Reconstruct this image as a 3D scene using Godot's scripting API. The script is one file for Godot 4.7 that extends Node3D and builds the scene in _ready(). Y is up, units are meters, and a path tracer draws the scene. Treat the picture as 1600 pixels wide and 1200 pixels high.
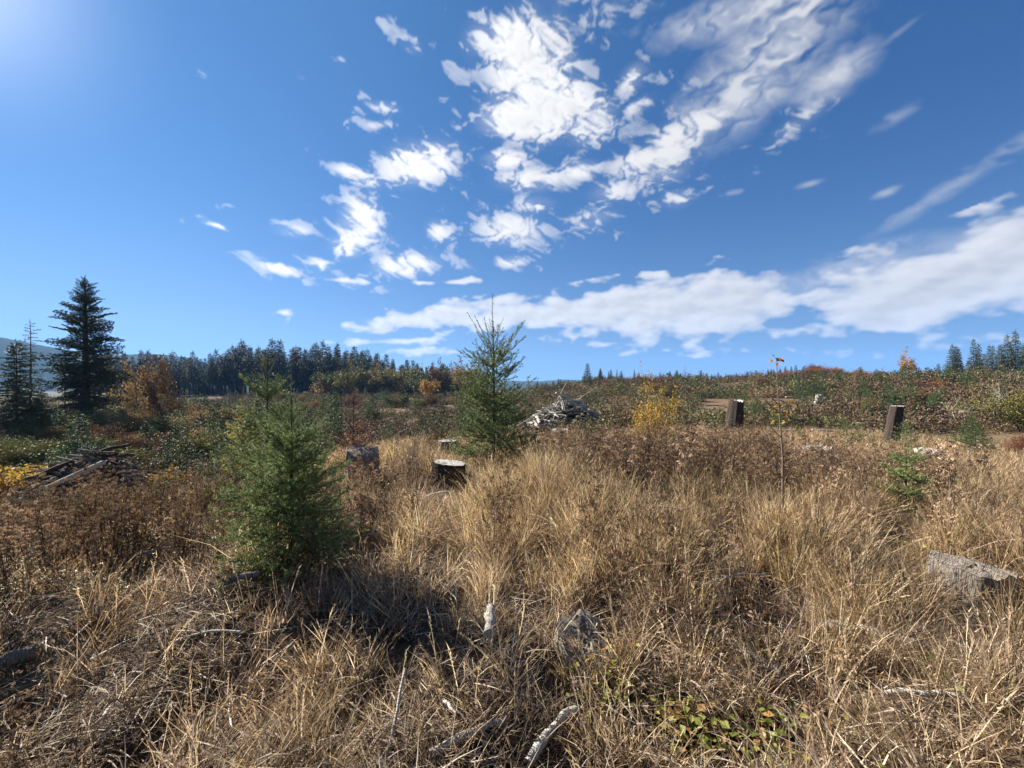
extends Node3D
# An autumn clear-cut: dry grass and young firs before stumps, slash piles, a forest edge and far hills under a blue sky.

var rng := RandomNumberGenerator.new()
var nz := FastNoiseLite.new()      # broad lie of the land
var nb := FastNoiseLite.new()      # bumps between the tussocks
var used := {}
var M := {}

const SUN_AZ := -57.0              # degrees from straight ahead, to the left
const SUN_EL := 32.0
const EXPOSURE := 3.5

# ---------------------------------------------------------------- mesh collector
class MB:
	var v := PackedVector3Array()
	var n := PackedVector3Array()
	var c := PackedColorArray()
	var uv := PackedVector2Array()
	var ix := PackedInt32Array()

	func tri(a: Vector3, b: Vector3, d: Vector3, col: Color) -> void:
		var i := v.size()
		v.append(a); v.append(b); v.append(d)
		c.append(col); c.append(col); c.append(col)
		ix.append(i); ix.append(i + 1); ix.append(i + 2)

	func quad(a: Vector3, b: Vector3, d: Vector3, e: Vector3, col: Color) -> void:
		var i := v.size()
		v.append(a); v.append(b); v.append(d); v.append(e)
		c.append(col); c.append(col); c.append(col); c.append(col)
		ix.append(i); ix.append(i + 1); ix.append(i + 2)
		ix.append(i); ix.append(i + 2); ix.append(i + 3)

	# a grass blade: a tapering strip that leaves along dir and bends by bend
	func blade(p: Vector3, dir: Vector3, side: Vector3, length: float, width: float, bend: Vector3, segs: int, col: Color, tip: Color) -> void:
		var i := v.size()
		for k in segs:
			var t := float(k) / segs
			var q := p + dir * (length * t) + bend * (length * t * t)
			var w := side * (width * 0.5 * (1.0 - t * 0.75))
			v.append(q - w); v.append(q + w)
			var cc := col.lerp(tip, t)
			c.append(cc); c.append(cc)
		v.append(p + dir * length + bend * length)
		c.append(tip)
		for k in segs - 1:
			var j := i + k * 2
			ix.append(j); ix.append(j + 1); ix.append(j + 2)
			ix.append(j + 1); ix.append(j + 3); ix.append(j + 2)
		var e := i + segs * 2
		ix.append(e - 2); ix.append(e - 1); ix.append(e)

	# a smooth tube through points; normals are kept, so use it only in a collector of its own
	func tube(pts: PackedVector3Array, rad: PackedFloat32Array, sides: int, col: Color, tip: Color, cap := true, smooth := true) -> void:
		var m := pts.size()
		var start := v.size()
		var ref := Vector3.UP
		var d0 := (pts[m - 1] - pts[0]).normalized()
		if absf(d0.y) > 0.8:
			ref = Vector3.RIGHT
		for k in m:
			var d := (pts[mini(k + 1, m - 1)] - pts[maxi(k - 1, 0)]).normalized()
			var a := d.cross(ref).normalized()
			var b := d.cross(a).normalized()
			var cc := col.lerp(tip, float(k) / (m - 1))
			for s in sides + 1:
				var th := TAU * s / sides
				var o := a * cos(th) + b * sin(th)
				v.append(pts[k] + o * rad[k])
				if smooth:
					n.append(o)
				c.append(cc)
				uv.append(Vector2(float(s) / sides, float(k) / (m - 1)))
		for k in m - 1:
			for s in sides:
				var p := start + k * (sides + 1) + s
				var q := p + sides + 1
				ix.append(p); ix.append(q); ix.append(p + 1)
				ix.append(p + 1); ix.append(q); ix.append(q + 1)
		if cap:
			for e in [0, m - 1]:
				var d := (pts[m - 1] - pts[m - 2]).normalized() if e else (pts[0] - pts[1]).normalized()
				var i := v.size()
				v.append(pts[e] + d * rad[e] * 0.06)
				if smooth:
					n.append(d)
				c.append(tip if e else col); uv.append(Vector2(0.5, 0.5))
				for s in sides + 1:
					v.append(v[start + e * (sides + 1) + s])
					if smooth:
						n.append(d)
					c.append(tip if e else col); uv.append(Vector2(0.5, 0.5))
				for s in sides:
					if e:
						ix.append(i); ix.append(i + 2 + s); ix.append(i + 1 + s)
					else:
						ix.append(i); ix.append(i + 1 + s); ix.append(i + 2 + s)

	func mesh(mat: Material) -> ArrayMesh:
		var a := []
		a.resize(Mesh.ARRAY_MAX)
		a[Mesh.ARRAY_VERTEX] = v
		a[Mesh.ARRAY_COLOR] = c
		if n.size() == v.size():
			a[Mesh.ARRAY_NORMAL] = n
		if uv.size() == v.size():
			a[Mesh.ARRAY_TEX_UV] = uv
		a[Mesh.ARRAY_INDEX] = ix
		var r := ArrayMesh.new()
		r.add_surface_from_arrays(Mesh.PRIMITIVE_TRIANGLES, a)
		r.surface_set_material(0, mat)
		return r

# ---------------------------------------------------------------- naming
func numbered(called: String) -> String:
	var k: int = used.get(called, 0)
	used[called] = k + 1
	return called if k == 0 else "%s_%03d" % [called, k]

func tag(o: Node3D, label: String, category: String, group := "", kind := "") -> Node3D:
	if label: o.set_meta("label", label)
	if category: o.set_meta("category", category)
	if group: o.set_meta("group", group)
	if kind: o.set_meta("kind", kind)
	return o

func thing(called: String, label: String, category: String, at: Vector3, turn := 0.0, group := "") -> Node3D:
	var o := Node3D.new()
	o.name = numbered(called)
	add_child(o, true)
	o.position = at
	o.rotation.y = turn
	return tag(o, label, category, group)

func part(parent: Node3D, called: String, mesh: Mesh, mat: Material = null, xf := Transform3D()) -> MeshInstance3D:
	var o := MeshInstance3D.new()
	o.name = called if parent != self else numbered(called)
	o.mesh = mesh
	if mat:
		o.material_override = mat
	o.transform = xf
	parent.add_child(o, true)
	return o

func scatter(called: String, mesh: Mesh, where: Array, tints: Array, label: String, category: String) -> void:
	if where.is_empty():
		return
	var mm := MultiMesh.new()
	mm.transform_format = MultiMesh.TRANSFORM_3D
	mm.use_colors = true
	mm.mesh = mesh
	mm.instance_count = where.size()
	for i in where.size():
		mm.set_instance_transform(i, where[i])
		mm.set_instance_color(i, tints[i])
	var o := MultiMeshInstance3D.new()
	o.name = numbered(called)
	o.multimesh = mm
	add_child(o, true)
	tag(o, label, category, "", "stuff")

func rf(a: float, b: float) -> float:
	return rng.randf_range(a, b)

func facing(dir: Vector3, s := 1.0, roll := 0.0) -> Basis:   # local +X along dir, local +Y as near up as can be
	var x := dir.normalized()
	var z := x.cross(Vector3.UP)
	z = Vector3.BACK if z.length() < 0.01 else z.normalized()
	var y := z.cross(x)
	var b := Basis(x, y, z)
	if roll != 0.0:
		b = b.rotated(x, roll)
	return b * s if s == 1.0 else b.scaled_local(Vector3(s, s, s))

func upright(x: float, z: float, s: float, lean := 0.0) -> Transform3D:
	var b := Basis(Vector3.UP, rf(0, TAU))
	if lean > 0.0:
		b = Basis(Vector3(rf(-1, 1), 0, rf(-1, 1)).normalized(), rf(0, lean)) * b
	return Transform3D(b.scaled_local(Vector3(s, s, s)), Vector3(x, ground(x, z), z))

# ---------------------------------------------------------------- the lie of the land
func ground(x: float, z: float) -> float:
	var r := sqrt(x * x + z * z)
	var a := atan2(x, -z)
	var right := smoothstep(-0.1, 0.3, a) * (1.0 - smoothstep(1.5, 2.6, a))
	var y := -2.25 * smoothstep(4.5, 31.0, r)
	y += right * 3.55 * smoothstep(34.0, 115.0, r)
	y += right * 0.7 * smoothstep(0.1, 0.35, a) * smoothstep(9.0, 24.0, r)
	y -= (1.0 - right) * 1.0 * smoothstep(3.5, 13.0, r) * smoothstep(-0.2, -0.7, a) * (1.0 - smoothstep(1.6, 2.6, absf(a)))
	y -= right * 7.0 * smoothstep(125.0, 330.0, r)
	y -= (1.0 - right) * (0.5 * smoothstep(40.0, 120.0, r) + 5.0 * smoothstep(210.0, 420.0, r))
	y -= 8.0 * smoothstep(420.0, 1500.0, r)
	y += 0.22 * exp(-((x - 0.8) * (x - 0.8) + (z + 5.0) * (z + 5.0)) / 2.6)
	y += nz.get_noise_2d(x, z) * (0.25 * smoothstep(3.0, 14.0, r) + 1.5 * smoothstep(30.0, 90.0, r))
	if r < 60.0:
		y += nb.get_noise_2d(x, z) * 0.26 * smoothstep(0.6, 1.6, r) * (1.0 - smoothstep(30.0, 60.0, r))
	return y

func at(x: float, d: float, lift := 0.0) -> Vector3:   # x metres to the right, d metres ahead
	return Vector3(x, ground(x, -d) + lift, -d)

# ---------------------------------------------------------------- materials
func lin(r: float, g: float, b: float) -> Color:
	return Color(r, g, b).linear_to_srgb()

func leafy(tint: Color, back: float, rough := 0.65) -> StandardMaterial3D:
	var m := StandardMaterial3D.new()
	m.vertex_color_use_as_albedo = true
	m.albedo_color = tint
	m.roughness = rough
	m.metallic_specular = 0.3
	m.cull_mode = BaseMaterial3D.CULL_DISABLED
	if back > 0.0:
		m.backlight_enabled = true
		m.backlight = Color(back, back, back * 0.95)
	return m

func ramp_noise(freq: float, octaves: int, cols: Array, seed_: int, size := 512, kind := FastNoiseLite.TYPE_SIMPLEX_SMOOTH) -> NoiseTexture2D:
	var f := FastNoiseLite.new()
	f.seed = seed_
	f.noise_type = kind
	f.frequency = freq
	f.fractal_octaves = octaves
	var g := Gradient.new()
	var offs := PackedFloat32Array()
	var cc := PackedColorArray()
	for i in cols.size():
		offs.append(float(i) / (cols.size() - 1))
		cc.append(cols[i])
	g.offsets = offs
	g.colors = cc
	var t := NoiseTexture2D.new()
	t.width = size
	t.height = size
	t.seamless = true
	t.noise = f
	t.color_ramp = g
	return t

func barky(cols: Array, scale: Vector3, seed_: int, relief: float, rough := 0.9, freq := 0.02) -> StandardMaterial3D:
	var m := StandardMaterial3D.new()
	m.albedo_texture = ramp_noise(freq, 4, cols, seed_)
	m.vertex_color_use_as_albedo = true
	m.roughness = rough
	m.metallic_specular = 0.25
	m.uv1_triplanar = true
	m.uv1_scale = scale
	if relief > 0.0:
		m.heightmap_enabled = true
		m.heightmap_texture = ramp_noise(freq, 4, [Color.BLACK, Color.WHITE], seed_)
		m.heightmap_scale = relief
	return m

func make_materials() -> void:
	M.fir = leafy(lin(0.95, 1.0, 1.0), 0.55)
	M.fir_mid = leafy(lin(1.05, 1.1, 1.02), 0.72)
	M.fir_dark = leafy(lin(0.55, 0.66, 0.62), 0.3)
	M.fir_bright = leafy(lin(1.7, 1.6, 0.8), 0.9)
	M.fir_pale = leafy(lin(2.3, 1.75, 1.5), 0.7)
	M.fir_olive = leafy(lin(1.25, 1.05, 0.75), 0.6)
	M.fir_dead = leafy(lin(1.7, 0.6, 0.85), 0.5)
	M.forest = leafy(Color.WHITE, 0.25)
	M.straw = leafy(Color.WHITE, 0.95, 0.55)
	M.weed = leafy(Color.WHITE, 0.7, 0.8)
	M.green = leafy(Color.WHITE, 0.8, 0.5)
	M.brush = leafy(Color.WHITE, 0.45, 0.7)
	M.leaf_yellow = leafy(lin(0.40, 0.26, 0.06), 0.9, 0.5)
	M.leaf_gold = leafy(lin(0.36, 0.205, 0.04), 0.8, 0.5)
	M.leaf_orange = leafy(lin(0.30, 0.125, 0.045), 0.6, 0.55)
	M.leaf_rust = leafy(lin(0.17, 0.075, 0.045), 0.6, 0.6)
	M.leaf_ochre = leafy(lin(0.26, 0.17, 0.06), 0.6, 0.6)
	M.leaf_brown = leafy(lin(0.17, 0.10, 0.05), 0.5, 0.7)
	M.leaf_olive = leafy(lin(0.16, 0.15, 0.045), 0.6, 0.6)
	M.leaf_green = leafy(lin(0.10, 0.13, 0.04), 0.6, 0.6)
	M.leaf_wine = leafy(lin(0.17, 0.04, 0.035), 0.6, 0.6)
	M.leaf_tan = leafy(lin(0.36, 0.25, 0.12), 0.6, 0.7)
	M.twig = leafy(Color.WHITE, 0.0, 0.85)
	M.bark = barky([lin(0.03, 0.022, 0.017), lin(0.10, 0.075, 0.055), lin(0.17, 0.135, 0.105)], Vector3(5, 1.1, 5), 11, 2.0)
	M.bark_far = barky([lin(0.05, 0.04, 0.03), lin(0.14, 0.11, 0.085)], Vector3(1.2, 0.2, 1.2), 12, 0.0)
	M.bark_old = barky([lin(0.02, 0.016, 0.013), lin(0.055, 0.042, 0.034), lin(0.15, 0.12, 0.10)], Vector3(6, 1.3, 6), 13, 3.0)
	M.wood_grey = barky([lin(0.13, 0.115, 0.10), lin(0.38, 0.345, 0.30), lin(0.56, 0.52, 0.46)], Vector3(9, 0.8, 9), 14, 0.8)
	M.wood_dull = barky([lin(0.05, 0.043, 0.038), lin(0.16, 0.14, 0.12), lin(0.30, 0.27, 0.235)], Vector3(9, 0.8, 9), 15, 0.8)
	M.wood_white = barky([lin(0.20, 0.18, 0.155), lin(0.46, 0.43, 0.38), lin(0.60, 0.57, 0.51)], Vector3(14, 1.5, 14), 16, 0.6)
	M.wood_grain = barky([lin(0.05, 0.042, 0.035), lin(0.22, 0.19, 0.16), lin(0.40, 0.355, 0.30)], Vector3(1.2, 7, 14), 17, 1.2)
	M.cut = cut_face_material()
	var g := StandardMaterial3D.new()
	g.albedo_texture = ramp_noise(0.012, 6, [lin(0.25, 0.23, 0.2), lin(0.6, 0.55, 0.5), lin(0.95, 0.95, 0.9)], 21, 1024)
	g.vertex_color_use_as_albedo = true
	g.uv1_triplanar = true
	g.uv1_world_triplanar = true
	g.uv1_scale = Vector3(0.45, 0.45, 0.45)
	g.roughness = 0.95
	g.metallic_specular = 0.2
	g.heightmap_enabled = true
	g.heightmap_texture = ramp_noise(0.012, 6, [Color.BLACK, Color.WHITE], 21, 1024)
	g.heightmap_scale = 4.0
	M.ground = g
	var h := StandardMaterial3D.new()
	h.albedo_texture = ramp_noise(0.03, 6, [lin(0.022, 0.034, 0.022), lin(0.045, 0.06, 0.036), lin(0.075, 0.082, 0.05)], 23, 1024)
	h.uv1_triplanar = true
	h.uv1_world_triplanar = true
	h.uv1_scale = Vector3(0.004, 0.004, 0.004)
	h.roughness = 1.0
	h.metallic_specular = 0.0
	M.hills = h

func cut_face_material() -> StandardMaterial3D:   # growth rings, drying cracks and grey weathering of an old saw cut
	var s := 256
	var im := Image.create(s, s, false, Image.FORMAT_RGB8)
	var f := FastNoiseLite.new()
	f.seed = 5
	f.frequency = 0.02
	for y in s:
		for x in s:
			var p := Vector2(x - s * 0.48, y - s * 0.53)
			var r := p.length() + f.get_noise_2d(x, y) * 9.0
			var ang := p.angle()
			var ring := 0.5 + 0.5 * sin(r * 0.9)
			var crack := smoothstep(0.93, 1.0, cos(ang * 5.0 + f.get_noise_2d(x * 2.0, y * 2.0) * 2.2)) * smoothstep(14.0, 60.0, r)
			var l := 0.27 + 0.06 * ring + 0.16 * f.get_noise_2d(x * 3.0 + 300.0, y * 3.0)
			l *= 1.0 - 0.7 * crack
			im.set_pixel(x, y, lin(l * 1.04, l * 0.97, l * 0.87))
	var m := StandardMaterial3D.new()
	m.albedo_texture = ImageTexture.create_from_image(im)
	m.roughness = 0.85
	return m

# ---------------------------------------------------------------- sky
# azimuth, elevation, half width, half height in degrees, tilt in degrees, strength, kind (0 puffy, 1 wisp, 2 bank)
const CLOUDS := [
	[3.1,37.3,5.3,5.4,-20,1.00,0], [4.4,33.7,6.6,3.7,0,1.00,0], [0.0,40.0,3.1,2.1,0,0.90,0], [10.6,32.1,3.6,3.1,0,0.90,0], [-0.9,32.5,4.5,1.9,0,0.90,0], [-12.7,27.6,5.6,2.9,15,1.00,0],
	[-20.5,25.3,3.2,1.1,-12,0.85,0], [-20.1,20.4,3.3,3.7,0,0.95,0], [-22.0,17.2,2.2,1.7,0,0.90,0], [-14.4,15.6,5.2,1.9,8,0.95,0], [-29.2,13.7,3.0,0.8,-6,0.90,0], [-25.0,14.8,1.8,0.9,-15,0.80,0],
	[-27.9,18.1,3.0,1.1,0,0.75,0], [-35.6,17.4,2.0,0.5,-4,0.75,0], [-37.1,18.0,0.9,0.4,-10,0.60,0], [-34.7,19.6,0.7,0.4,0,0.55,0], [-10.1,20.0,2.4,1.7,-10,0.80,0], [-0.4,20.5,5.4,2.7,0,0.85,0],
	[0.0,16.5,2.7,1.0,0,0.80,0], [3.1,23.5,3.1,1.3,0,0.80,0], [-0.9,28.6,3.5,1.4,0,0.85,0], [2.7,26.3,6.0,1.7,0,0.82,0], [9.3,27.2,3.2,1.4,0,0.75,0], [-17.3,32.7,2.6,0.8,0,0.75,0],
	[-17.7,31.0,2.1,0.6,12,0.70,0], [-14.0,38.7,2.1,1.3,-25,0.60,0], [-17.3,39.7,1.2,0.6,-30,0.45,0], [-22.4,36.1,0.9,0.5,-20,0.50,0], [-27.5,33.6,0.7,0.5,0,0.40,0], [-37.0,31.2,0.4,0.3,0,0.45,0],
	[-4.0,39.7,3.7,3.2,0,0.62,0], [16.5,35.6,2.5,1.7,35,0.75,0], [17.3,32.9,2.4,1.1,15,0.70,0], [22.0,29.3,5.0,2.8,28,0.80,0], [25.7,29.9,2.8,1.4,20,0.75,0], [17.3,27.5,4.7,2.0,10,0.72,0],
	[20.9,26.0,4.2,2.3,10,0.70,0], [14.0,24.4,4.6,2.0,0,0.70,0], [22.0,22.6,3.0,1.5,0,0.70,0], [11.0,21.5,4.4,1.8,5,0.70,0], [35.0,27.6,4.0,1.5,24,0.68,0], [31.2,33.6,7.3,3.3,32,0.80,1],
	[34.4,35.2,5.5,2.9,45,0.72,1], [37.9,30.4,2.9,1.5,15,0.60,1], [28.6,38.4,7.5,1.5,0,0.62,1], [12.3,41.1,4.5,1.2,0,0.50,0], [43.0,31.8,1.7,0.3,22,0.40,1], [43.0,25.4,1.8,0.6,18,0.32,1],
	[35.9,21.5,1.2,0.3,5,0.50,1], [42.3,19.0,1.2,0.4,8,0.42,1], [28.2,22.3,1.0,0.3,0,0.42,1], [47.4,18.3,5.9,0.8,27,0.42,1], [44.4,9.2,7.0,3.3,10,0.95,2], [49.2,9.8,4.9,3.3,8,0.95,2],
	[41.8,6.8,3.0,1.4,0,0.85,2], [27.0,9.1,5.6,3.1,4,0.95,2], [22.0,9.7,8.6,3.0,5,0.92,2], [14.0,10.1,9.4,2.3,6,0.90,2], [6.2,9.7,9.0,1.7,5,0.82,2], [31.5,9.6,2.6,2.4,0,0.75,2],
	[38.4,12.0,8.1,1.6,8,0.60,1], [47.0,12.4,7.8,1.6,9,0.55,1], [-0.9,9.3,7.4,1.5,6,0.82,2], [-8.8,9.6,7.3,1.1,9,0.85,2], [-3.1,11.2,5.4,0.5,6,0.80,2], [-12.3,8.4,4.0,1.1,6,0.75,2],
	[-15.6,5.7,4.8,0.4,3,0.85,2], [-14.0,4.4,4.6,0.4,0,0.50,2], [11.4,5.5,3.4,0.4,0,0.50,2], [-7.1,13.9,3.1,0.3,6,0.65,2], [-12.3,13.5,1.3,0.2,0,0.50,2], [-22.4,13.1,2.4,0.3,0,0.65,2],
	[15.2,4.0,1.5,0.5,18,0.55,2], [20.5,4.4,1.0,0.3,0,0.45,2], [-28.8,8.6,1.6,0.5,5,0.70,0], [-28.7,7.5,0.5,1.1,-20,0.60,0], [19.0,14.1,1.8,0.5,0,0.65,2], [-18.7,7.7,1.6,1.2,0,0.30,1],
	[58.0,11.0,10.0,3.6,6,0.95,2], [72.0,12.0,9.0,3.0,0,0.9,2], [10.0,47.0,6.0,4.0,20,0.9,0], [25.0,50.0,9.0,4.0,35,0.75,1], [45.0,44.0,9.0,3.0,25,0.7,1], [-2.0,52.0,7.0,4.0,0,0.8,0], [80.0,30.0,9.0,3.0,10,0.7,0],
	[100.0,22.0,10.0,4.0,5,0.85,0], [125.0,34.0,9.0,5.0,10,0.8,0], [150.0,18.0,12.0,3.5,0,0.85,2], [-170.0,28.0,10.0,5.0,-10,0.8,0], [-140.0,20.0,9.0,3.0,0,0.75,0], [-110.0,14.0,8.0,2.0,0,0.7,2], [178.0,45.0,9.0,6.0,0,0.7,1], [90.0,48.0,8.0,5.0,0,0.7,0],
]

func billow(f: FastNoiseLite, x: float, y: float) -> float:   # heaped rounded lumps between -0.6 and 0.6
	return 1.35 * (absf(f.get_noise_2d(x, y)) + 0.5 * absf(f.get_noise_2d(x * 2.1 + 7.0, y * 2.1)) + 0.25 * absf(f.get_noise_2d(x * 4.3, y * 4.3 + 3.0)) + 0.14 * absf(f.get_noise_2d(x * 9.1 + 5.0, y * 9.1))) - 0.55

func make_sky() -> Sky:
	var W := 3072
	var H := W / 2
	var step := TAU / W
	var field := [PackedFloat32Array(), PackedFloat32Array(), PackedFloat32Array()]   # one coverage map per kind
	var rows := H / 2
	for k in 3:
		field[k].resize(W * rows)
	for b in CLOUDS:
		var ca: float = deg_to_rad(b[0])
		var ce: float = deg_to_rad(b[1])
		var ra: float = deg_to_rad(b[2])
		var re: float = deg_to_rad(b[3])
		var co := cos(deg_to_rad(b[4]))
		var si := sin(deg_to_rad(b[4]))
		var str: float = b[5]
		var kind: int = b[6]
		var reach := maxf(ra, re) * 1.9
		var e0 := maxi(0, int((PI / 2 - ce - reach) / step))
		var e1 := mini(rows - 1, int((PI / 2 - ce + reach) / step))
		var wide := reach / maxf(cos(ce + reach * 0.5), 0.3)
		var a0 := int(floor((ca - wide) / step))
		var a1 := int(floor((ca + wide) / step))
		var f: PackedFloat32Array = field[kind]
		var cce := cos(ce)
		for j in range(e0, e1 + 1):
			var dy := (PI / 2 - (j + 0.5) * step) - ce
			for i in range(a0, a1 + 1):
				var dx := ((i + 0.5) * step - ca) * cce
				var p := (dx * co + dy * si) / ra
				var q := (-dx * si + dy * co) / re
				var s := p * p + q * q
				if s < 3.6:
					var val := str * exp(-s * 0.85)
					var o := j * W + posmod(i, W)
					var was := f[o]
					f[o] = maxf(was, val) + 0.18 * minf(was, val)
		field[kind] = f
	var puff := FastNoiseLite.new()
	puff.seed = 3
	puff.noise_type = FastNoiseLite.TYPE_SIMPLEX_SMOOTH
	puff.frequency = 1.0
	puff.fractal_octaves = 3
	puff.fractal_gain = 0.52
	var wisp := FastNoiseLite.new()
	wisp.seed = 8
	wisp.frequency = 1.0
	wisp.fractal_octaves = 5
	wisp.fractal_gain = 0.5
	var sun := Vector3(sin(deg_to_rad(SUN_AZ)) * cos(deg_to_rad(SUN_EL)), sin(deg_to_rad(SUN_EL)), -cos(deg_to_rad(SUN_AZ)) * cos(deg_to_rad(SUN_EL)))
	var data := PackedFloat32Array()
	data.resize(W * H * 3)
	var f0: PackedFloat32Array = field[0]
	var f1: PackedFloat32Array = field[1]
	var f2: PackedFloat32Array = field[2]
	var zenith := Vector3(0.018, 0.080, 0.250) / EXPOSURE
	var middle := Vector3(0.050, 0.185, 0.540) / EXPOSURE
	var horizon := Vector3(0.33, 0.545, 0.80) / EXPOSURE
	for j in rows:
		var el := PI / 2 - (j + 0.5) * step
		var y := sin(el)
		var ce := cos(el)
		var k1 := pow(1.0 - y, 5.5)
		var k2 := pow(1.0 - y, 2.1)
		var base := zenith.lerp(middle, k2).lerp(horizon, k1)
		for i in W:
			var az := (i + 0.5) * step
			if az > PI:
				az -= TAU
			var dx := sin(az) * ce
			var dz := -cos(az) * ce
			var cosg := dx * sun.x + y * sun.y + dz * sun.z
			var g1 := exp((cosg - 1.0) * 2.6)
			var g2 := exp((cosg - 1.0) * 120.0)
			var c := base * (0.90 + 0.85 * g1) + (Vector3(0.075, 0.14, 0.19) * g1 + Vector3(0.62, 0.60, 0.55) * g2) / EXPOSURE
			var o := j * W + i
			var m0 := f0[o]
			var m1 := f1[o]
			var m2 := f2[o]
			if m0 > 0.02 or m1 > 0.02 or m2 > 0.02:
				var px := az * 0.88 + el * 0.12
				var pz := el * (1.30 + 0.25 * el)
				var cover := 0.0
				var shade := 1.0
				if m0 > 0.02:
					var wx := wisp.get_noise_2d(px * 9.0 + 9.0, pz * 9.0) * 0.035
					var n := billow(puff, (px + wx) * 9.0, (pz - wx) * 9.0) + 0.45 * puff.get_noise_2d(px * 7.0 + 40.0, pz * 7.0)
					var v := m0 * 1.0 + n * 0.85 - 0.47
					cover = 1.0 - exp(-3.4 * maxf(v, 0.0) - 4.0 * maxf(v, 0.0) * maxf(v, 0.0))
					cover = maxf(cover, 0.26 * smoothstep(0.30, 0.95, m0) * (0.8 + 0.9 * wisp.get_noise_2d(px * 11.0, pz * 17.0)))
					cover *= lerpf(0.40, 1.0, smoothstep(0.35, 0.85, m0))
					var n2 := billow(puff, (px + wx - 0.010) * 9.0, (pz - wx + 0.007) * 9.0) + 0.45 * puff.get_noise_2d((px - 0.010) * 7.0 + 40.0, (pz + 0.007) * 7.0)
					shade = 0.97 - 0.24 * clampf(n2 - n, -0.12, 0.6) - 0.10 * smoothstep(0.4, 1.0, v)
				if m1 > 0.02:
					var warp := 0.03 * puff.get_noise_2d(px * 14.0, pz * 14.0)
					px += warp
					pz -= warp
					var qx := px * 0.80 + pz * 0.60
					var qz := -px * 0.60 + pz * 0.80
					var n := wisp.get_noise_2d(qx * 3.5, qz * 13.0) + 0.6 * puff.get_noise_2d(px * 16.0 + 5.0, pz * 16.0)
					var c1 := clampf(m1 * 1.0 + n * 1.1 * m1 - 0.10, 0.0, 1.0) * 0.78
					cover = 1.0 - (1.0 - cover) * (1.0 - c1)
					shade = minf(shade, 0.9)
				if m2 > 0.02:
					var n := puff.get_noise_2d(az * 9.0, el * 20.0) + 0.20 * puff.get_noise_2d(az * 40.0, el * 66.0)
					var v := m2 * 1.35 + n * (0.95 - 0.35 * m2) - 0.27
					var c2 := (1.0 - exp(-2.6 * maxf(v, 0.0) - 2.0 * maxf(v, 0.0) * maxf(v, 0.0))) * 0.82
					var n2 := puff.get_noise_2d((az - 0.016) * 9.0, (el + 0.012) * 20.0) + 0.20 * puff.get_noise_2d((az - 0.016) * 40.0, (el + 0.012) * 66.0)
					shade = lerpf(shade, 0.95 - 0.26 * clampf(n2 - n, -0.4, 0.6) - 0.10 * smoothstep(0.6, 1.2, v), c2)
					cover = 1.0 - (1.0 - cover) * (1.0 - c2)
				var lit := Vector3(0.97, 0.965, 0.96) * shade * (0.92 + 0.5 * g1) / EXPOSURE
				c = c.lerp(lit, clampf(cover, 0.0, 0.97))
			o *= 3
			data[o] = c.x
			data[o + 1] = c.y
			data[o + 2] = c.z
	for i in range(rows * W, H * W):
		data[i * 3] = 0.10
		data[i * 3 + 1] = 0.085
		data[i * 3 + 2] = 0.065
	var m := PanoramaSkyMaterial.new()
	m.panorama = ImageTexture.create_from_image(Image.create_from_data(W, H, false, Image.FORMAT_RGBF, data.to_byte_array()))
	var s := Sky.new()
	s.sky_material = m
	return s

# ---------------------------------------------------------------- ground and hills
func make_ground() -> void:
	var m := MB.new()
	var seg := 420
	var radii := PackedFloat32Array([0.0])
	var r := 0.15
	while r < 3200.0:
		radii.append(r)
		r += maxf(0.055, r * 0.032)
	radii.append(3400.0)
	var patch := FastNoiseLite.new()
	patch.seed = 71
	patch.frequency = 0.06
	patch.fractal_octaves = 4
	var soil := Color(0.085, 0.064, 0.046)
	var thatch := Color(0.30, 0.225, 0.145)
	var scrub := Color(0.20, 0.14, 0.095)
	var moss := Color(0.115, 0.12, 0.055)
	var wood := Color(0.05, 0.06, 0.035)
	for k in radii.size():
		for s in seg + 1:
			var a := TAU * s / seg
			var x := radii[k] * sin(a)
			var z := -radii[k] * cos(a)
			m.v.append(Vector3(x, ground(x, z), z))
			var q := patch.get_noise_2d(x * 4.0, z * 4.0) * 0.5 + 0.5
			var w := patch.get_noise_2d(x, z) * 0.5 + 0.5
			var near := soil.lerp(thatch, smoothstep(0.3, 0.75, q))
			near = near.lerp(thatch, 0.6 * smoothstep(5.0, 11.0, radii[k]))
			var mid := scrub.lerp(thatch, 0.8 * smoothstep(0.45, 0.7, q)).lerp(moss, 0.7 * smoothstep(0.5, 0.75, w))
			var c := near.lerp(mid.lerp(scrub * 0.75, 0.7 * smoothstep(60.0, 120.0, radii[k])), smoothstep(17.0, 34.0, radii[k]))
			m.c.append(c.lerp(wood, smoothstep(220.0, 500.0, radii[k])))
	for k in radii.size() - 1:
		for s in seg:
			var p := k * (seg + 1) + s
			var q := p + seg + 1
			m.ix.append(p); m.ix.append(q); m.ix.append(p + 1)
			m.ix.append(p + 1); m.ix.append(q); m.ix.append(q + 1)
	var mesh := m.mesh(M.ground)
	var st := SurfaceTool.new()
	st.create_from(mesh, 0)
	st.generate_normals()
	mesh = st.commit()
	mesh.surface_set_material(0, M.ground)
	var o := part(self, "ground", mesh)
	tag(o, "rolling clear-cut ground of soil, dead thatch and brown scrub", "ground", "", "structure")

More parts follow.
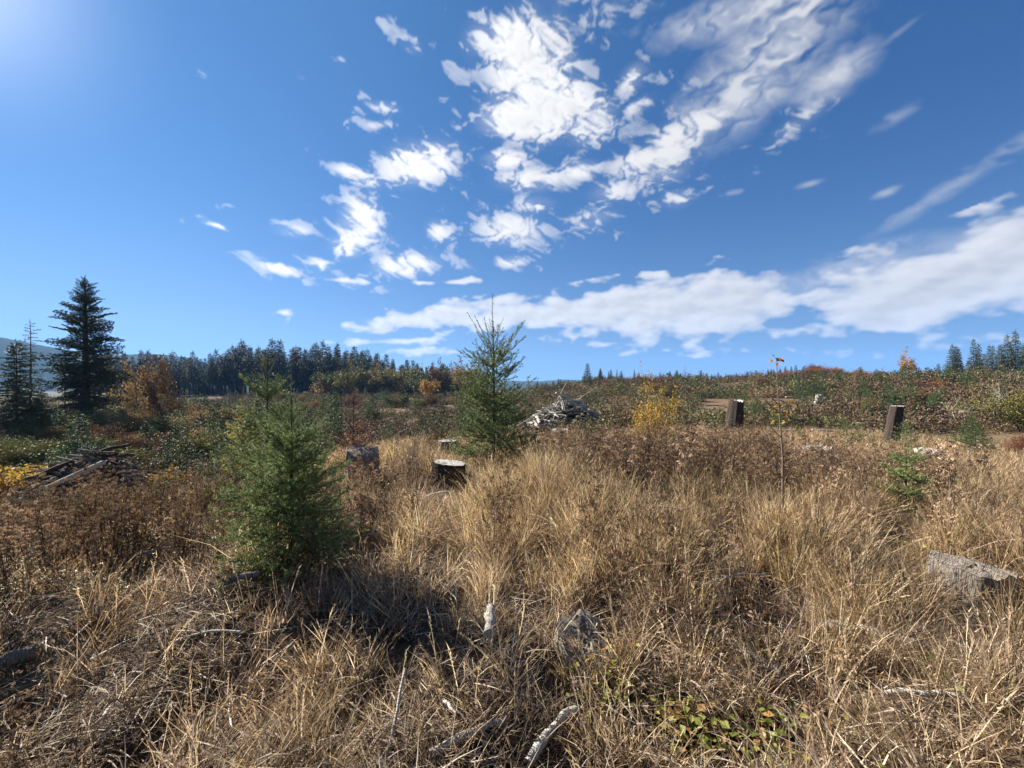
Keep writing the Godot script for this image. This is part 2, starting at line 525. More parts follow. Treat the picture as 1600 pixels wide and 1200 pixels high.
func make_hills() -> void:
	var f := FastNoiseLite.new()
	f.seed = 31
	f.frequency = 0.9
	f.fractal_octaves = 5
	var m := MB.new()
	var na := 260
	var nr := 24
	for i in na + 1:
		var a := lerpf(-2.6, 1.9, float(i) / na)
		var deg := rad_to_deg(a)
		# height of the crest in metres at 2600 m: high wooded mountain to the left, a low far ridge elsewhere
		var crest := 195.0 * exp(-pow((deg + 56.0) / 12.0, 2.0)) + 85.0 * exp(-pow((deg + 39.0) / 5.5, 2.0)) + 14.0 * exp(-pow((deg + 24.0) / 10.0, 2.0))
		crest += 36.0 + 14.0 * f.get_noise_1d(a * 9.0) + 26.0 * exp(-pow((deg - 31.0) / 3.0, 2.0)) + 24.0 * exp(-pow((deg + 7.5) / 2.5, 2.0))
		for j in nr + 1:
			var t := float(j) / nr
			var r := lerpf(1500.0, 3100.0, t)
			var up := sin(minf(t / 0.72, 1.0) * PI * 0.5) if t < 0.72 else cos((t - 0.72) / 0.28 * PI * 0.5)
			var h := -22.0 + (crest + 8.0) * up
			var x := r * sin(a)
			var z := -r * cos(a)
			h += up * (0.10 * crest * f.get_noise_2d(x * 0.004, z * 0.004) + 5.0 * f.get_noise_2d(x * 0.06, z * 0.06))
			m.v.append(Vector3(x, h, z))
			m.c.append(Color.WHITE)
	for i in na:
		for j in nr:
			var p := i * (nr + 1) + j
			var q := p + nr + 1
			m.ix.append(p); m.ix.append(p + 1); m.ix.append(q)
			m.ix.append(p + 1); m.ix.append(q + 1); m.ix.append(q)
	var st := SurfaceTool.new()
	st.create_from(m.mesh(M.hills), 0)
	st.generate_normals()
	var mesh := st.commit()
	mesh.surface_set_material(0, M.hills)
	tag(part(self, "hills", mesh), "blue hazy forested hills along the skyline", "hills", "", "structure")

# ---------------------------------------------------------------- conifers
# one needled shoot with side shoots; P: nl needle length, nw width, nm needles per metre, gap between side shoots, side share, up curl, twig radius, ca/cb needle colours, tc twig colour
func spray(b: MB, o: Vector3, dir: Vector3, up: Vector3, length: float, depth: int, P: Dictionary) -> void:
	var side := dir.cross(up).normalized()
	var upn := side.cross(dir).normalized()
	var curl: float = P.curl
	var tr: float = P.tr * (0.4 + length)
	var steps := maxi(2, int(length / (P.gap * 2.0)))
	var pts := PackedVector3Array()
	var rad := PackedFloat32Array()
	for k in steps + 1:
		var t := float(k) / steps
		pts.append(o + dir * (length * t) + upn * (length * curl * t * t))
		rad.append(tr * (1.0 - 0.8 * t))
	b.tube(pts, rad, 3, P.tc, P.tc, false, false)
	var nl: float = P.nl
	var nw: float = P.nw
	var ca: Color = P.ca
	var cb: Color = P.cb
	var bare: float = P.bare if depth > 0 else 0.0
	var count := int(length * P.nm * (1.0 - bare))
	for k in count:
		var t := bare + (1.0 - bare) * (k + rng.randf()) / count
		var p := o + dir * (length * t) + upn * (length * curl * t * t)
		var th := rng.randf() * TAU
		var s := sin(th)
		var radial := side * cos(th) + upn * (s if s > 0.0 else s * 0.6)
		var d := (dir * rng.randf_range(0.35, 0.8) + radial).normalized()
		var w := d.cross(Vector3(rng.randf() - 0.5, rng.randf() - 0.5, rng.randf() - 0.5)).normalized() * nw
		var l := nl * rng.randf_range(0.7, 1.15) * (1.0 - 0.35 * t * t)
		b.tri(p - w * 0.5, p + w * 0.5, p + d * l, ca.lerp(cb, rng.randf()))
	if depth > 0:
		var gap: float = P.gap
		var at_ := gap * 0.8 + length * bare * 0.6
		var flip := 1.0 if rng.randf() < 0.5 else -1.0
		while at_ < length * 0.96:
			var t := at_ / length
			var p := o + dir * at_ + upn * (length * curl * t * t)
			var l: float = length * P.side * pow(1.0 - t, 0.75) * rng.randf_range(0.7, 1.15) + nl * 0.8
			var ang := rng.randf_range(0.75, 1.1)
			var d := (dir * cos(ang) + side * (sin(ang) * flip) + upn * rng.randf_range(-0.12, 0.22)).normalized()
			spray(b, p, d, upn, l, depth - 1, P)
			flip = -flip
			at_ += gap * rng.randf_range(0.7, 1.3)

const NEEDLE := {"nl": 0.026, "nw": 0.0052, "nm": 400.0, "gap": 0.06, "side": 0.55, "curl": 0.10, "tr": 0.0042, "bare": 0.08,
	"ca": Color(0.055, 0.088, 0.044), "cb": Color(0.255, 0.292, 0.105), "tc": Color(0.14, 0.095, 0.055)}

var boughs := {}       # shared branch meshes of the young firs, by length in centimetres
func make_boughs() -> void:
	for l in [25, 45, 70]:
		boughs[l] = []
		for k in 4:
			var b := MB.new()
			var P := NEEDLE.duplicate()
			P.curl = rf(0.02, 0.2)
			P.gap = 0.062 + 0.022 * l / 45.0
			spray(b, Vector3.ZERO, Vector3.RIGHT, Vector3.UP, l * 0.01, 1 if l < 60 else 2, P)
			boughs[l].append(b.mesh(M.fir))
	for l in [125, 145, 170]:     # the same, with broader needles, for the firs farther off
		boughs[l] = []
		for k in 4:
			var b := MB.new()
			var P := NEEDLE.duplicate()
			P.curl = rf(0.02, 0.2)
			P.gap = 0.075 + 0.022 * (l - 100) / 45.0
			P.nw = 0.010
			P.nl = 0.032
			P.nm = 190.0
			spray(b, Vector3.ZERO, Vector3.RIGHT, Vector3.UP, (l - 100) * 0.01, 1 if l < 160 else 2, P)
			boughs[l].append(b.mesh(M.fir))
	boughs[110] = []
	for k in 2:
		var b := MB.new()
		var P := NEEDLE.duplicate()
		P.nm = 170.0
		P.nw = 0.009
		P.curl = 0.06
		spray(b, Vector3.ZERO, Vector3.RIGHT, Vector3.UP, 0.5, 0, P)
		boughs[110].append(b.mesh(M.fir))
	boughs[10] = []
	for k in 2:          # a leading shoot without side shoots
		var b := MB.new()
		var P := NEEDLE.duplicate()
		P.nm = 420.0
		P.nl = 0.019
		P.curl = 0.06
		spray(b, Vector3.ZERO, Vector3.RIGHT, Vector3.UP, 0.5, 0, P)
		boughs[10].append(b.mesh(M.fir))

func trunk_mesh(h: float, r: float, bend := 0.02, sides := 7, tipr := 0.12) -> ArrayMesh:
	var b := MB.new()
	var pts := PackedVector3Array()
	var rad := PackedFloat32Array()
	var ph := rf(0, TAU)
	for k in 9:
		var t := k / 8.0
		pts.append(Vector3(cos(ph) * bend * h * sin(t * 3.0), h * t - 0.15 * (1.0 if k == 0 else 0.0), sin(ph) * bend * h * sin(t * 2.2)))
		rad.append(r * lerpf(1.0, tipr, t) * (1.25 if k == 0 else 1.0))
	b.tube(pts, rad, sides, Color(1, 1, 1), Color(1, 1, 1))
	return b.mesh(M.bark)

# a young fir whose every branch is a part; shape: [height share, half width share] steps from the base up
func young_fir(label: String, x: float, d: float, h: float, half: float, count: int, shape: Array, mat: Material, leader: float, rise_low: float, rise_top: float, whorls := 0, fine := 1.0) -> Node3D:
	var o := thing("young_fir", label, "fir tree", at(x, d), rf(0, TAU))
	part(o, "trunk", trunk_mesh(h - leader * 0.6, 0.010 + h * 0.009, 0.006), M.bark)
	for k in count:
		var t := pow((k + rng.randf()) / count, 0.9)
		if whorls > 0 and rng.randf() < 0.62:
			t = clampf((roundf(t * whorls) + rf(-0.06, 0.06)) / whorls, 0.04, 1.0)
		t = clampf(t, 0.03, 1.0)
		var y := t * (h - leader)
		var w := 0.0
		for s in shape.size() - 1:
			if t >= shape[s][0] and t <= shape[s + 1][0]:
				w = lerpf(shape[s][1], shape[s + 1][1], (t - shape[s][0]) / (shape[s + 1][0] - shape[s][0]))
		var l := maxf(0.07, half * w * rf(0.62, 1.15))
		var rise := lerpf(rise_low, rise_top, pow(t, 1.6)) + rf(-0.26, 0.26)
		var yaw := k * 2.39996 + rf(-0.5, 0.5)
		var dir := Vector3(cos(yaw) * cos(rise), sin(rise), sin(yaw) * cos(rise))
		l /= maxf(cos(rise), 0.6)
		if t > 0.55 and h > 2.5 and rng.randf() < 0.40:
			continue
		var size := 25
		if l > 0.58 * fine: size = 70
		elif l > 0.33 * fine: size = 45
		if t > 0.82 or (rng.randf() < 0.12 and l < 0.5): size = 10
		var real := 0.5 if size == 10 else size * 0.01
		if d > 4.5: size += 100
		part(o, "branch", boughs[size][rng.randi() % boughs[size].size()], mat, Transform3D(facing(dir, l / real, rf(-0.7, 0.7)), Vector3(0, y, 0)))
	var lead: MeshInstance3D = part(o, "leader", boughs[110 if d > 4.5 else 10][0], mat, Transform3D(facing(Vector3(rf(-0.06, 0.06), 1, rf(-0.06, 0.06)), leader / 0.5), Vector3(0, h - leader, 0)))
	lead.name = "leader"
	return o

const COARSE := {"nl": 0.05, "nw": 0.011, "nm": 130.0, "gap": 0.10, "side": 0.5, "curl": 0.12, "tr": 0.006, "bare": 0.1,
	"ca": Color(0.06, 0.09, 0.034), "cb": Color(0.13, 0.165, 0.055), "tc": Color(0.10, 0.07, 0.045)}

# a whole crown in one mesh
func crown(h: float, half: float, count: int, P: Dictionary, low: float, rise_low: float, rise_top: float, droop: float, power := 0.8, depth := 1, uneven := 0.25) -> ArrayMesh:
	var b := MB.new()
	for k in count:
		var t := (k + rng.randf()) / count
		var y := lerpf(low, 1.0, t) * h
		var l: float = half * pow(1.0 - t, power) * rf(1.0 - uneven * 1.6, 1.0 + uneven) + P.nl * 1.2
		if t < 0.12:
			l *= rf(0.55, 0.95)
		var yaw := k * 2.39996 + rf(-0.4, 0.4)
		var rise := lerpf(rise_low, rise_top, t * t) + rf(-0.15, 0.15)
		var Q := P.duplicate()
		Q.curl = droop + rf(-0.05, 0.05)
		spray(b, Vector3(0, y, 0), Vector3(cos(yaw) * cos(rise), sin(rise), sin(yaw) * cos(rise)), Vector3.UP, l, depth, Q)
	var top := P.duplicate()
	top.curl = 0.0
	spray(b, Vector3(0, h * 0.97, 0), Vector3(0.04, 1, 0.03).normalized(), Vector3.RIGHT, h * 0.06 + P.nl, 0, top)
	return b.mesh(M.fir)

# ---------------------------------------------------------------- broad-leaved shrubs and trees
func limb(wood: MB, leaf: MB, p: Vector3, dir: Vector3, length: float, radius: float, depth: int, P: Dictionary) -> void:
	var pts := PackedVector3Array([p])
	var rad := PackedFloat32Array([radius])
	var d := dir
	var steps := 4
	for k in steps:
		d = (d + Vector3(rng.randf() - 0.5, rng.randf() * 0.5 - 0.18 + P.lift, rng.randf() - 0.5) * P.wild).normalized()
		pts.append(pts[k] + d * (length / steps))
		rad.append(radius * lerpf(1.0, P.taper, (k + 1.0) / steps))
	wood.tube(pts, rad, 5 if radius > 0.02 else 3, P.wc, P.wc, false)
	if depth > 0:
		var kids: int = P.kids + (1 if rng.randf() < 0.4 else 0)
		for k in kids:
			var t := lerpf(P.low, 1.0, (k + rng.randf()) / kids)
			var i := mini(int(t * steps), steps - 1)
			var q := pts[i].lerp(pts[i + 1], t * steps - i)
			var yaw := k * 2.4 + rng.randf() * 1.5
			var side := d.cross(Vector3(cos(yaw), 0.2, sin(yaw))).normalized()
			var nd := (d * rng.randf_range(0.45, 0.9) + side * rng.randf_range(0.5, 0.9)).normalized()
			limb(wood, leaf, q, nd, length * rng.randf_range(0.5, 0.75), radius * lerpf(1.0, P.taper, t) * 0.62, depth - 1, P)
	if depth <= P.leafdepth:
		var count := int(P.leaves * rng.randf_range(0.5, 1.4))
		for k in count:
			var t := rng.randf()
			var i := mini(int(t * steps), steps - 1)
			var q: Vector3 = pts[i].lerp(pts[i + 1], t * steps - i) + Vector3(rng.randf() - 0.5, rng.randf() - 0.5, rng.randf() - 0.5) * P.spread
			leaf_at(leaf, q, P.leaf * rng.randf_range(0.6, 1.25), P)

func leaf_at(leaf: MB, q: Vector3, s: float, P: Dictionary) -> void:
	var u := Vector3(rng.randf() - 0.5, rng.randf() - 0.65, rng.randf() - 0.5).normalized()
	var w := u.cross(Vector3(rng.randf() - 0.5, rng.randf() - 0.5, rng.randf() - 0.5)).normalized()
	var nrm := u.cross(w)
	var l := rng.randf_range(0.55, 1.25)
	var col := Color(l, l * rng.randf_range(0.82, 1.1), l * rng.randf_range(0.65, 1.0))
	var tip := q + u * s
	var mid := q + u * (s * 0.45) + nrm * (s * 0.12)
	leaf.tri(q, mid + w * (s * 0.36), tip, col)
	leaf.tri(q, tip, mid - w * (s * 0.36), col)

# a plant of several stems: returns [wood mesh, leaf mesh]
func plant(stems: int, h: float, open: float, r: float, depth: int, P: Dictionary) -> Array:
	var wood := MB.new()
	var leaf := MB.new()
	for k in stems:
		var yaw := TAU * k / stems + rf(-0.5, 0.5)
		var lean := open * rf(0.5, 1.2) if stems > 1 else open * 0.3
		limb(wood, leaf, Vector3(cos(yaw) * r * stems * 0.8, -0.08, sin(yaw) * r * stems * 0.8), Vector3(cos(yaw) * lean, 1.0, sin(yaw) * lean).normalized(), h * rf(0.75, 1.05), r, depth, P)
	if leaf.v.is_empty():
		leaf.tri(Vector3.ZERO, Vector3(0, 0.01, 0), Vector3(0.01, 0, 0), Color.WHITE)
	return [wood.mesh(M.twig), leaf.mesh(M.leaf_brown)]

const SHRUB := {"lift": 0.05, "wild": 0.5, "taper": 0.45, "kids": 3, "low": 0.25, "leafdepth": 1, "leaves": 14, "spread": 0.25, "leaf": 0.10, "wc": Color(0.10, 0.08, 0.065)}

func with(base: Dictionary, over: Dictionary) -> Dictionary:
	var d := base.duplicate()
	d.merge(over, true)
	return d

func put_plant(called: String, label: String, category: String, pair: Array, where: Vector3, s: float, mat: Material, group := "", wide := 1.0, turn := -1.0) -> Node3D:
	var o := thing(called, label, category, where, rf(0, TAU) if turn < 0.0 else turn, group)
	var xf := Transform3D(Basis().scaled(Vector3(s * wide, s, s * wide)), Vector3.ZERO)
	part(o, "stems" if called.contains("shrub") else "trunk", pair[0], null, xf)
	part(o, "foliage" if called.contains("shrub") else "crown", pair[1], mat, xf)
	return o

# ---------------------------------------------------------------- stumps, logs, piles
# bark body and cut face of a stump; jag: ragged rim, flare: root swell, tilt: slope of the cut, step: felling step
func stump_body(r: float, h: float, flare: float, jag: float, tilt: float, step: float, fluted: float, seed_: int) -> Array:
	var f := FastNoiseLite.new()
	f.seed = seed_
	f.frequency = 1.0
	var body := MB.new()
	var cut := MB.new()
	var seg := 40
	var rows := 9
	var rim := PackedVector3Array()
	for k in rows + 1:
		var t := float(k) / rows
		for s in seg + 1:
			var th := TAU * (s % seg) / seg
			var cx := cos(th)
			var cz := sin(th)
			var root := flare * pow(1.0 - t, 2.2) * (0.7 + 0.6 * maxf(0.0, f.get_noise_2d(cx * 1.4 + 7.0, cz * 1.4)) * 2.0)
			var rr := r * (1.06 - 0.12 * t + root + fluted * f.get_noise_2d(cx * 5.0, cz * 5.0 + t * 0.6) + 0.07 * f.get_noise_2d(cx * 1.2, cz * 1.2))
			var top := h + tilt * r * cx + (step if cx > 0.25 else 0.0) + jag * (f.get_noise_2d(cx * 6.0 + 30.0, cz * 6.0) + 0.5 * f.get_noise_2d(cx * 19.0, cz * 19.0))
			var y := lerpf(-0.2, top, t)
			var p := Vector3(cx * rr, y, cz * rr)
			body.v.append(p)
			body.c.append(Color.WHITE)
			if k == rows:
				rim.append(p)
	for k in rows:
		for s in seg:
			var p := k * (seg + 1) + s
			var q := p + seg + 1
			body.ix.append(p); body.ix.append(p + 1); body.ix.append(q)
			body.ix.append(p + 1); body.ix.append(q + 1); body.ix.append(q)
	var rings := 5
	for k in rings + 1:
		var t := float(k) / rings
		for s in seg + 1:
			var p := rim[s]
			var flat := h + tilt * r * 0.5 * cos(TAU * s / seg) * t + (step if cos(TAU * s / seg) * t > 0.25 else 0.0)
			var sunk := lerpf(flat + jag * 1.2 * f.get_noise_2d(p.x * t * 9.0 / r, p.z * t * 9.0 / r), p.y - 0.004, pow(t, 3.0))
			cut.v.append(Vector3(p.x * t * 0.985, sunk + 0.006, p.z * t * 0.985))
			cut.c.append(Color.WHITE)
			cut.uv.append(Vector2(0.5 + 0.5 * t * cos(TAU * s / seg), 0.5 + 0.5 * t * sin(TAU * s / seg)))
	for k in rings:
		for s in seg:
			var p := k * (seg + 1) + s
			var q := p + seg + 1
			cut.ix.append(p); cut.ix.append(q); cut.ix.append(q + 1)
			if k > 0:
				cut.ix.append(p); cut.ix.append(q + 1); cut.ix.append(p + 1)
	var a := SurfaceTool.new()
	a.create_from(body.mesh(M.bark_old), 0)
	a.generate_normals()
	var b := SurfaceTool.new()
	b.create_from(cut.mesh(M.cut), 0)
	b.generate_normals()
	return [a.commit(), b.commit()]

func stump(label: String, where: Vector3, turn: float, made: Array, bark: Material, cut: Material, s := 1.0, lean := Vector3.ZERO, group := "") -> Node3D:
	var o := thing("tree_stump", label, "stump", where, turn, group)
	if lean != Vector3.ZERO:
		o.rotation += lean
	var xf := Transform3D(Basis().scaled(Vector3(s, s, s)), Vector3.ZERO)
	part(o, "bark", made[0], bark, xf)
	part(o, "cut_face", made[1], cut, xf)
	return o

func log_mesh(length: float, r0: float, r1: float, bend: float, sides: int, rough: float, seed_: int) -> ArrayMesh:   # lies along +X from its middle
	var b := MB.new()
	var f := FastNoiseLite.new()
	f.seed = seed_
	f.frequency = 1.0
	var pts := PackedVector3Array()
	var rad := PackedFloat32Array()
	var steps := maxi(5, int(length / 0.12)) if length < 1.5 else 10
	for k in steps + 1:
		var t := float(k) / steps
		pts.append(Vector3(length * (t - 0.5), bend * length * sin(t * PI) + f.get_noise_1d(t * 3.0) * bend * length * 0.5, f.get_noise_1d(t * 3.0 + 50.0) * bend * length))
		rad.append(lerpf(r0, r1, t) * (1.0 + rough * f.get_noise_1d(t * 14.0 + 9.0)))
	b.tube(pts, rad, sides, Color.WHITE, Color.WHITE)
	for i in b.v.size():
		var p := b.v[i]
		b.v[i] = p + b.n[i] * r0 * rough * 0.5 * f.get_noise_3d(p.x * 6.0, p.y * 40.0, p.z * 40.0)
	return b.mesh(M.wood_grey)

func lying(mid: Vector3, dir: Vector3, s := Vector3.ONE) -> Transform3D:
	return Transform3D(facing(dir).scaled_local(s), mid)

func fallen(called: String, label: String, category: String, where: Vector3, dir: Vector3, mesh: Mesh, mat: Material, group := "") -> MeshInstance3D:
	var o := part(self, called, mesh, mat, lying(where, dir))
	tag(o, label, category, group)
	return o

func _ready() -> void:
	rng.seed = 20
	nz.seed = 4
	nz.frequency = 0.028
	nz.fractal_octaves = 3
	nb.seed = 9
	nb.frequency = 0.55
	nb.fractal_octaves = 3
	# camera, sky, sun, exposure
	var cam := Camera3D.new()
	cam.name = "camera"
	cam.fov = 86.0
	cam.near = 0.05
	cam.far = 9000.0
	cam.position = Vector3(0, 1.6, 0)
	cam.current = true
	add_child(cam)
	var env := Environment.new()
	env.background_mode = Environment.BG_SKY
	env.sky = make_sky()
	env.tonemap_mode = Environment.TONE_MAPPER_LINEAR
	env.tonemap_exposure = EXPOSURE
	env.sdfgi_enabled = true
	env.ssao_enabled = true
	env.ssil_enabled = true
	env.fog_enabled = true
	env.fog_density = 0.00014
	env.fog_light_color = lin(0.20, 0.47, 1.0)
	var we := WorldEnvironment.new()
	we.name = "environment"
	we.environment = env
	add_child(we)
	var sun := DirectionalLight3D.new()
	sun.name = "sun"
	sun.light_color = Color(1.0, 0.97, 0.92)
	sun.light_energy = 1.6
	sun.light_angular_distance = 0.5
	sun.shadow_enabled = true
	sun.rotation_degrees = Vector3(-SUN_EL, -SUN_AZ + 180.0, 0)
	add_child(sun)

	make_materials()
	make_ground()
	make_hills()
	make_boughs()
	forest()
	hillside()
	midground()
	near_trees()
	debris()
	grasses()

# ---------------------------------------------------------------- the forest edges and the skyline
const FAR_FIR := {"nl": 0.42, "nw": 0.16, "nm": 11.0, "gap": 0.42, "side": 0.42, "curl": -0.12, "tr": 0.012, "bare": 0.15,
	"ca": Color(0.022, 0.033, 0.016), "cb": Color(0.105, 0.115, 0.045), "tc": Color(0.06, 0.045, 0.03)}

func far_tree(called: String, label: String, category: String, trunk: Mesh, top: Mesh, where: Vector3, s: float, mat: Material, group: String, wide := 1.0) -> Node3D:
	var o := thing(called, label, category, where, rf(0, TAU), group)
	var xf := Transform3D(Basis().scaled(Vector3(s * wide, s, s * wide)), Vector3.ZERO)
	part(o, "trunk", trunk, M.bark_far, xf)
	part(o, "crown", top, mat, xf)
	return o

func forest() -> void:
	var trunks := []
	var tops := []
	for k in 6:                      # tall forest conifers, bare below: 16 m at scale 1
		trunks.append(trunk_mesh(15.5, 0.22, 0.004, 6, 0.15))
		tops.append(crown(16.0, rf(2.1, 2.7), 110, FAR_FIR, rf(0.20, 0.40), -0.25, 0.6, -0.10, rf(0.85, 1.1)))
	var full := []
	for k in 4:                      # conifers leafy to the ground
		full.append(crown(16.0, rf(3.1, 3.8), 120, FAR_FIR, 0.04, -0.15, 0.6, -0.10, rf(0.9, 1.1)))
	var thin := []
	for k in 3:                      # sparse, half dead conifers
		thin.append(crown(16.0, 2.0, 60, with(FAR_FIR, {"nm": 3.0, "side": 0.3}), 0.2, -0.1, 0.5, -0.08, 0.55, 1, 0.5))
	# the dark stand across the valley: several rows deep
	var rows := [[172.0, 46], [182.0, 46], [192.0, 40], [203.0, 34]]
	for row in rows:
		for k in row[1]:
			var u: float = -1.02 + (k + rf(-0.35, 0.35)) * 0.885 / row[1]     # sideways over ahead
			var d: float = row[0] + rf(-5, 5)
			var s := 1.14 + 0.20 * smoothstep(-0.74, -0.62, u) - 0.62 * smoothstep(-0.52, -0.12, u)
			if u < -0.72 and u > -0.86:
				s -= 0.1
			s *= rf(0.84, 1.1)
			var i := rng.randi() % 6
			far_tree("forest_conifer", "tall dark conifer in the dense stand across the valley", "conifer", trunks[i], tops[i], at(u * d, d, -0.3), s, M.forest, "conifers of the stand across the valley", rf(0.95, 1.45))
	# dark understorey filling between the trunks
	var under := []
	var tints := []
	for k in 260:
		var u := rf(-0.98, -0.14)
		var d := rf(180, 214)
		under.append(Transform3D(Basis(Vector3.UP, rf(0, TAU)).scaled_local(Vector3(0.5, 0.45, 0.5) * rf(0.7, 1.2)), at(u * d, d)))
		tints.append(Color(0.7, 0.75, 0.7))
	scatter("undergrowth", full[0], under, tints, "dark undergrowth between the trunks of the forest stand", "undergrowth")
	# thinner trees where the stand ends
	for k in 22:
		var u := rf(-0.36, -0.10)
		var d := rf(160, 200)
		var i := rng.randi() % 4
		far_tree("forest_conifer", "small dark conifer where the far stand thins out", "conifer", trunks[0], full[i], at(u * d, d, -0.2), rf(0.4, 0.75) * (1.15 if k % 3 == 0 else 0.9), M.forest, "small conifers where the stand thins out", rf(0.8, 1.0))
	for k in 7:
		var d := rf(150, 185)
		far_tree("forest_conifer", "half dead thin conifer standing above the far treeline", "conifer", trunks[1], thin[k % 3], at(rf(-0.25, -0.1) * d, d), rf(0.7, 0.95), M.fir_olive, "thin half dead conifers above the treeline")
	# the stand on the right
	for k in 44:
		var t := (k + rng.randf()) / 44.0
		var u := lerpf(1.05, 1.5, t)
		var d := rf(104, 132)
		var s := lerpf(0.55, 0.80, smoothstep(0.0, 0.35, t)) * rf(0.78, 1.08)
		var i := rng.randi() % 4
		far_tree("stand_conifer", "dark pointed conifer in the stand on the rise at the edge of view", "conifer", trunks[k % 6], full[i], at(u * d, d, -0.2), s, M.forest, "conifers of the stand on the rise", rf(0.85, 1.05))
	for k in 26:
		var u := rf(0.60, 1.08)
		var d := rf(120, 150)
		far_tree("stand_conifer", "small conifer on the skyline leading up to the stand on the rise", "conifer", trunks[2], full[k % 4], at(u * d, d, -0.2), rf(0.2, 0.36) * (1.0 + 0.5 * smoothstep(0.85, 1.05, u)), M.forest, "small conifers leading to the stand on the rise", rf(0.9, 1.2))
	# little trees along the middle skyline
	for k in 125:
		var u := rf(0.04, 0.72)
		var d := rf(108, 150)
		var s := rf(0.07, 0.26)
		far_tree("skyline_conifer", "tiny conifer on the low skyline behind the clear-cut", "conifer", trunks[3], full[k % 4], at(u * d, d, -0.2), s, M.forest, "tiny conifers along the low skyline", rf(0.7, 1.7))
	far_tree("skyline_conifer", "biggest bushy conifer on the skyline above the pale slash pile", "conifer", trunks[3], full[1], at(22.0, 120, -0.3), 0.40, M.forest, "", 1.6)
	far_tree("skyline_conifer", "smaller dark conifer just beside the biggest one on the skyline", "conifer", trunks[3], full[2], at(26.0, 121, -0.3), 0.28, M.forest, "", 1.4)
	for k in 9:
		var u: float = [0.42, 0.455, 0.70, 0.725, 0.75, 0.775, 0.665, 0.36, 0.95][k]
		var d := 118.0 + k * 3.0
		far_tree("bare_tree", "thin bare conifer standing above the brushy skyline", "tree", trunks[4], thin[k % 3], at(u * d, d, -0.2), rf(0.26, 0.36), M.fir_pale if k % 2 == 0 else M.fir_olive, "thin bare conifers above the brush")
	# broad-leaved trees before the stand
	var P := with(SHRUB, {"leaf": 0.34, "leaves": 34, "spread": 1.0, "leafdepth": 1, "kids": 4, "wild": 0.4})
	var kinds := []
	for k in 4:
		kinds.append(plant(2, 4.2, 0.3, 0.11, 2, P))
	var mats := [M.leaf_ochre, M.leaf_olive, M.leaf_tan, M.leaf_brown, M.leaf_olive, M.leaf_green, M.leaf_brown]
	for k in 40:
		var u := lerpf(-0.46, -0.06, (k + rng.randf()) / 40.0)
		var d := rf(138, 168)
		put_plant("autumn_tree", "small broad-leaved tree in dull autumn colour before the far stand", "tree", kinds[k % 4], at(u * d, d), rf(1.1, 2.1), mats[rng.randi() % 7], "autumn trees before the far stand", rf(0.8, 1.2))
	put_plant("autumn_tree", "bright golden tree standing alone below the thin end of the stand", "tree", kinds[1], at(-22.5, 112), 1.05, M.leaf_gold)
	put_plant("autumn_tree", "golden yellow tree on the rise among dark firs", "tree", kinds[2], at(88, 92), 0.95, M.leaf_gold, "", 0.6)
	put_plant("autumn_tree", "low golden tree on the slope beneath the stand on the rise", "tree", kinds[0], at(80, 90, -0.6), 0.6, M.leaf_gold)
	# the open group at the left
	var bough_big := []
	var BIG := {"nl": 0.15, "nw": 0.045, "nm": 75.0, "gap": 0.20, "side": 0.40, "curl": -0.10, "tr": 0.012, "bare": 0.14, "ca": Color(0.020, 0.031, 0.018), "cb": Color(0.11, 0.13, 0.055), "tc": Color(0.05, 0.04, 0.03)}
	for k in 6:
		var b := MB.new()
		BIG.curl = rf(-0.28, 0.16)
		spray(b, Vector3.ZERO, Vector3.RIGHT, Vector3.UP, 3.0, 2, BIG)
		bough_big.append(b.mesh(M.forest))
	var big := thing("tall_fir", "tall lone fir with an open dark crown above the yellow bushes", "fir tree", at(-41.5, 40), 0.6)
	var hh := 15.4
	part(big, "trunk", trunk_mesh(hh - 0.3, 0.46, 0.004, 9, 0.08), M.bark_far)
	for k in 190:
		var t := (k + rng.randf()) / 190.0
		var y := lerpf(1.6, hh - 0.5, t)
		var l := (4.1 * pow(1.0 - t, 0.60) + 0.30) * rf(0.5, 1.15)
		if t < 0.25: l *= rf(0.4, 0.85)
		var rise := lerpf(-0.22, 0.85, pow(t, 1.2)) + rf(-0.25, 0.25)
		var yaw := k * 2.39996 + rf(-0.6, 0.6)
		part(big, "branch", bough_big[rng.randi() % 6], null, Transform3D(facing(Vector3(cos(yaw) * cos(rise), sin(rise), sin(yaw) * cos(rise)), l / 3.0, rf(-0.8, 0.8)), Vector3(0, y, 0)))
	part(big, "leader", bough_big[0], null, Transform3D(facing(Vector3(0.02, 1, 0), 0.25), Vector3(0, hh - 0.7, 0)))
	var sparse := crown(12.0, 2.1, 75, with(BIG, {"nm": 24.0, "side": 0.3, "nl": 0.2}), 0.12, -0.2, 0.3, -0.08, 0.6, 1, 0.5)
	var sparse2 := crown(12.0, 1.7, 60, with(BIG, {"nm": 16.0, "side": 0.25, "nl": 0.2}), 0.15, -0.1, 0.3, -0.05, 0.45, 1, 0.6)
	var dense := crown(12.0, 3.1, 120, with(BIG, {"nl": 0.26, "nw": 0.08, "nm": 30.0}), 0.03, -0.25, 0.5, -0.1, 0.75, 1, 0.3)
	var t12 := trunk_mesh(11.8, 0.16, 0.006, 7, 0.12)
	far_tree("thin_conifer", "thin ragged conifer close beside the tall lone fir", "conifer", t12, sparse, at(-48.0, 41), 0.92, M.forest, "")
	far_tree("thin_conifer", "bare topped conifer between the ragged one and the dark edge fir", "conifer", t12, sparse2, at(-52.0, 43), 0.76, M.forest, "")
	far_tree("thin_conifer", "short spindly conifer under the boughs of the tall lone fir", "conifer", t12, sparse2, at(-44.5, 41), 0.55, M.forest, "")
	far_tree("dark_fir", "dense dark fir cut by the edge of the picture", "fir tree", t12, dense, at(-41.5, 34.5), 0.66, M.forest, "", 1.2)
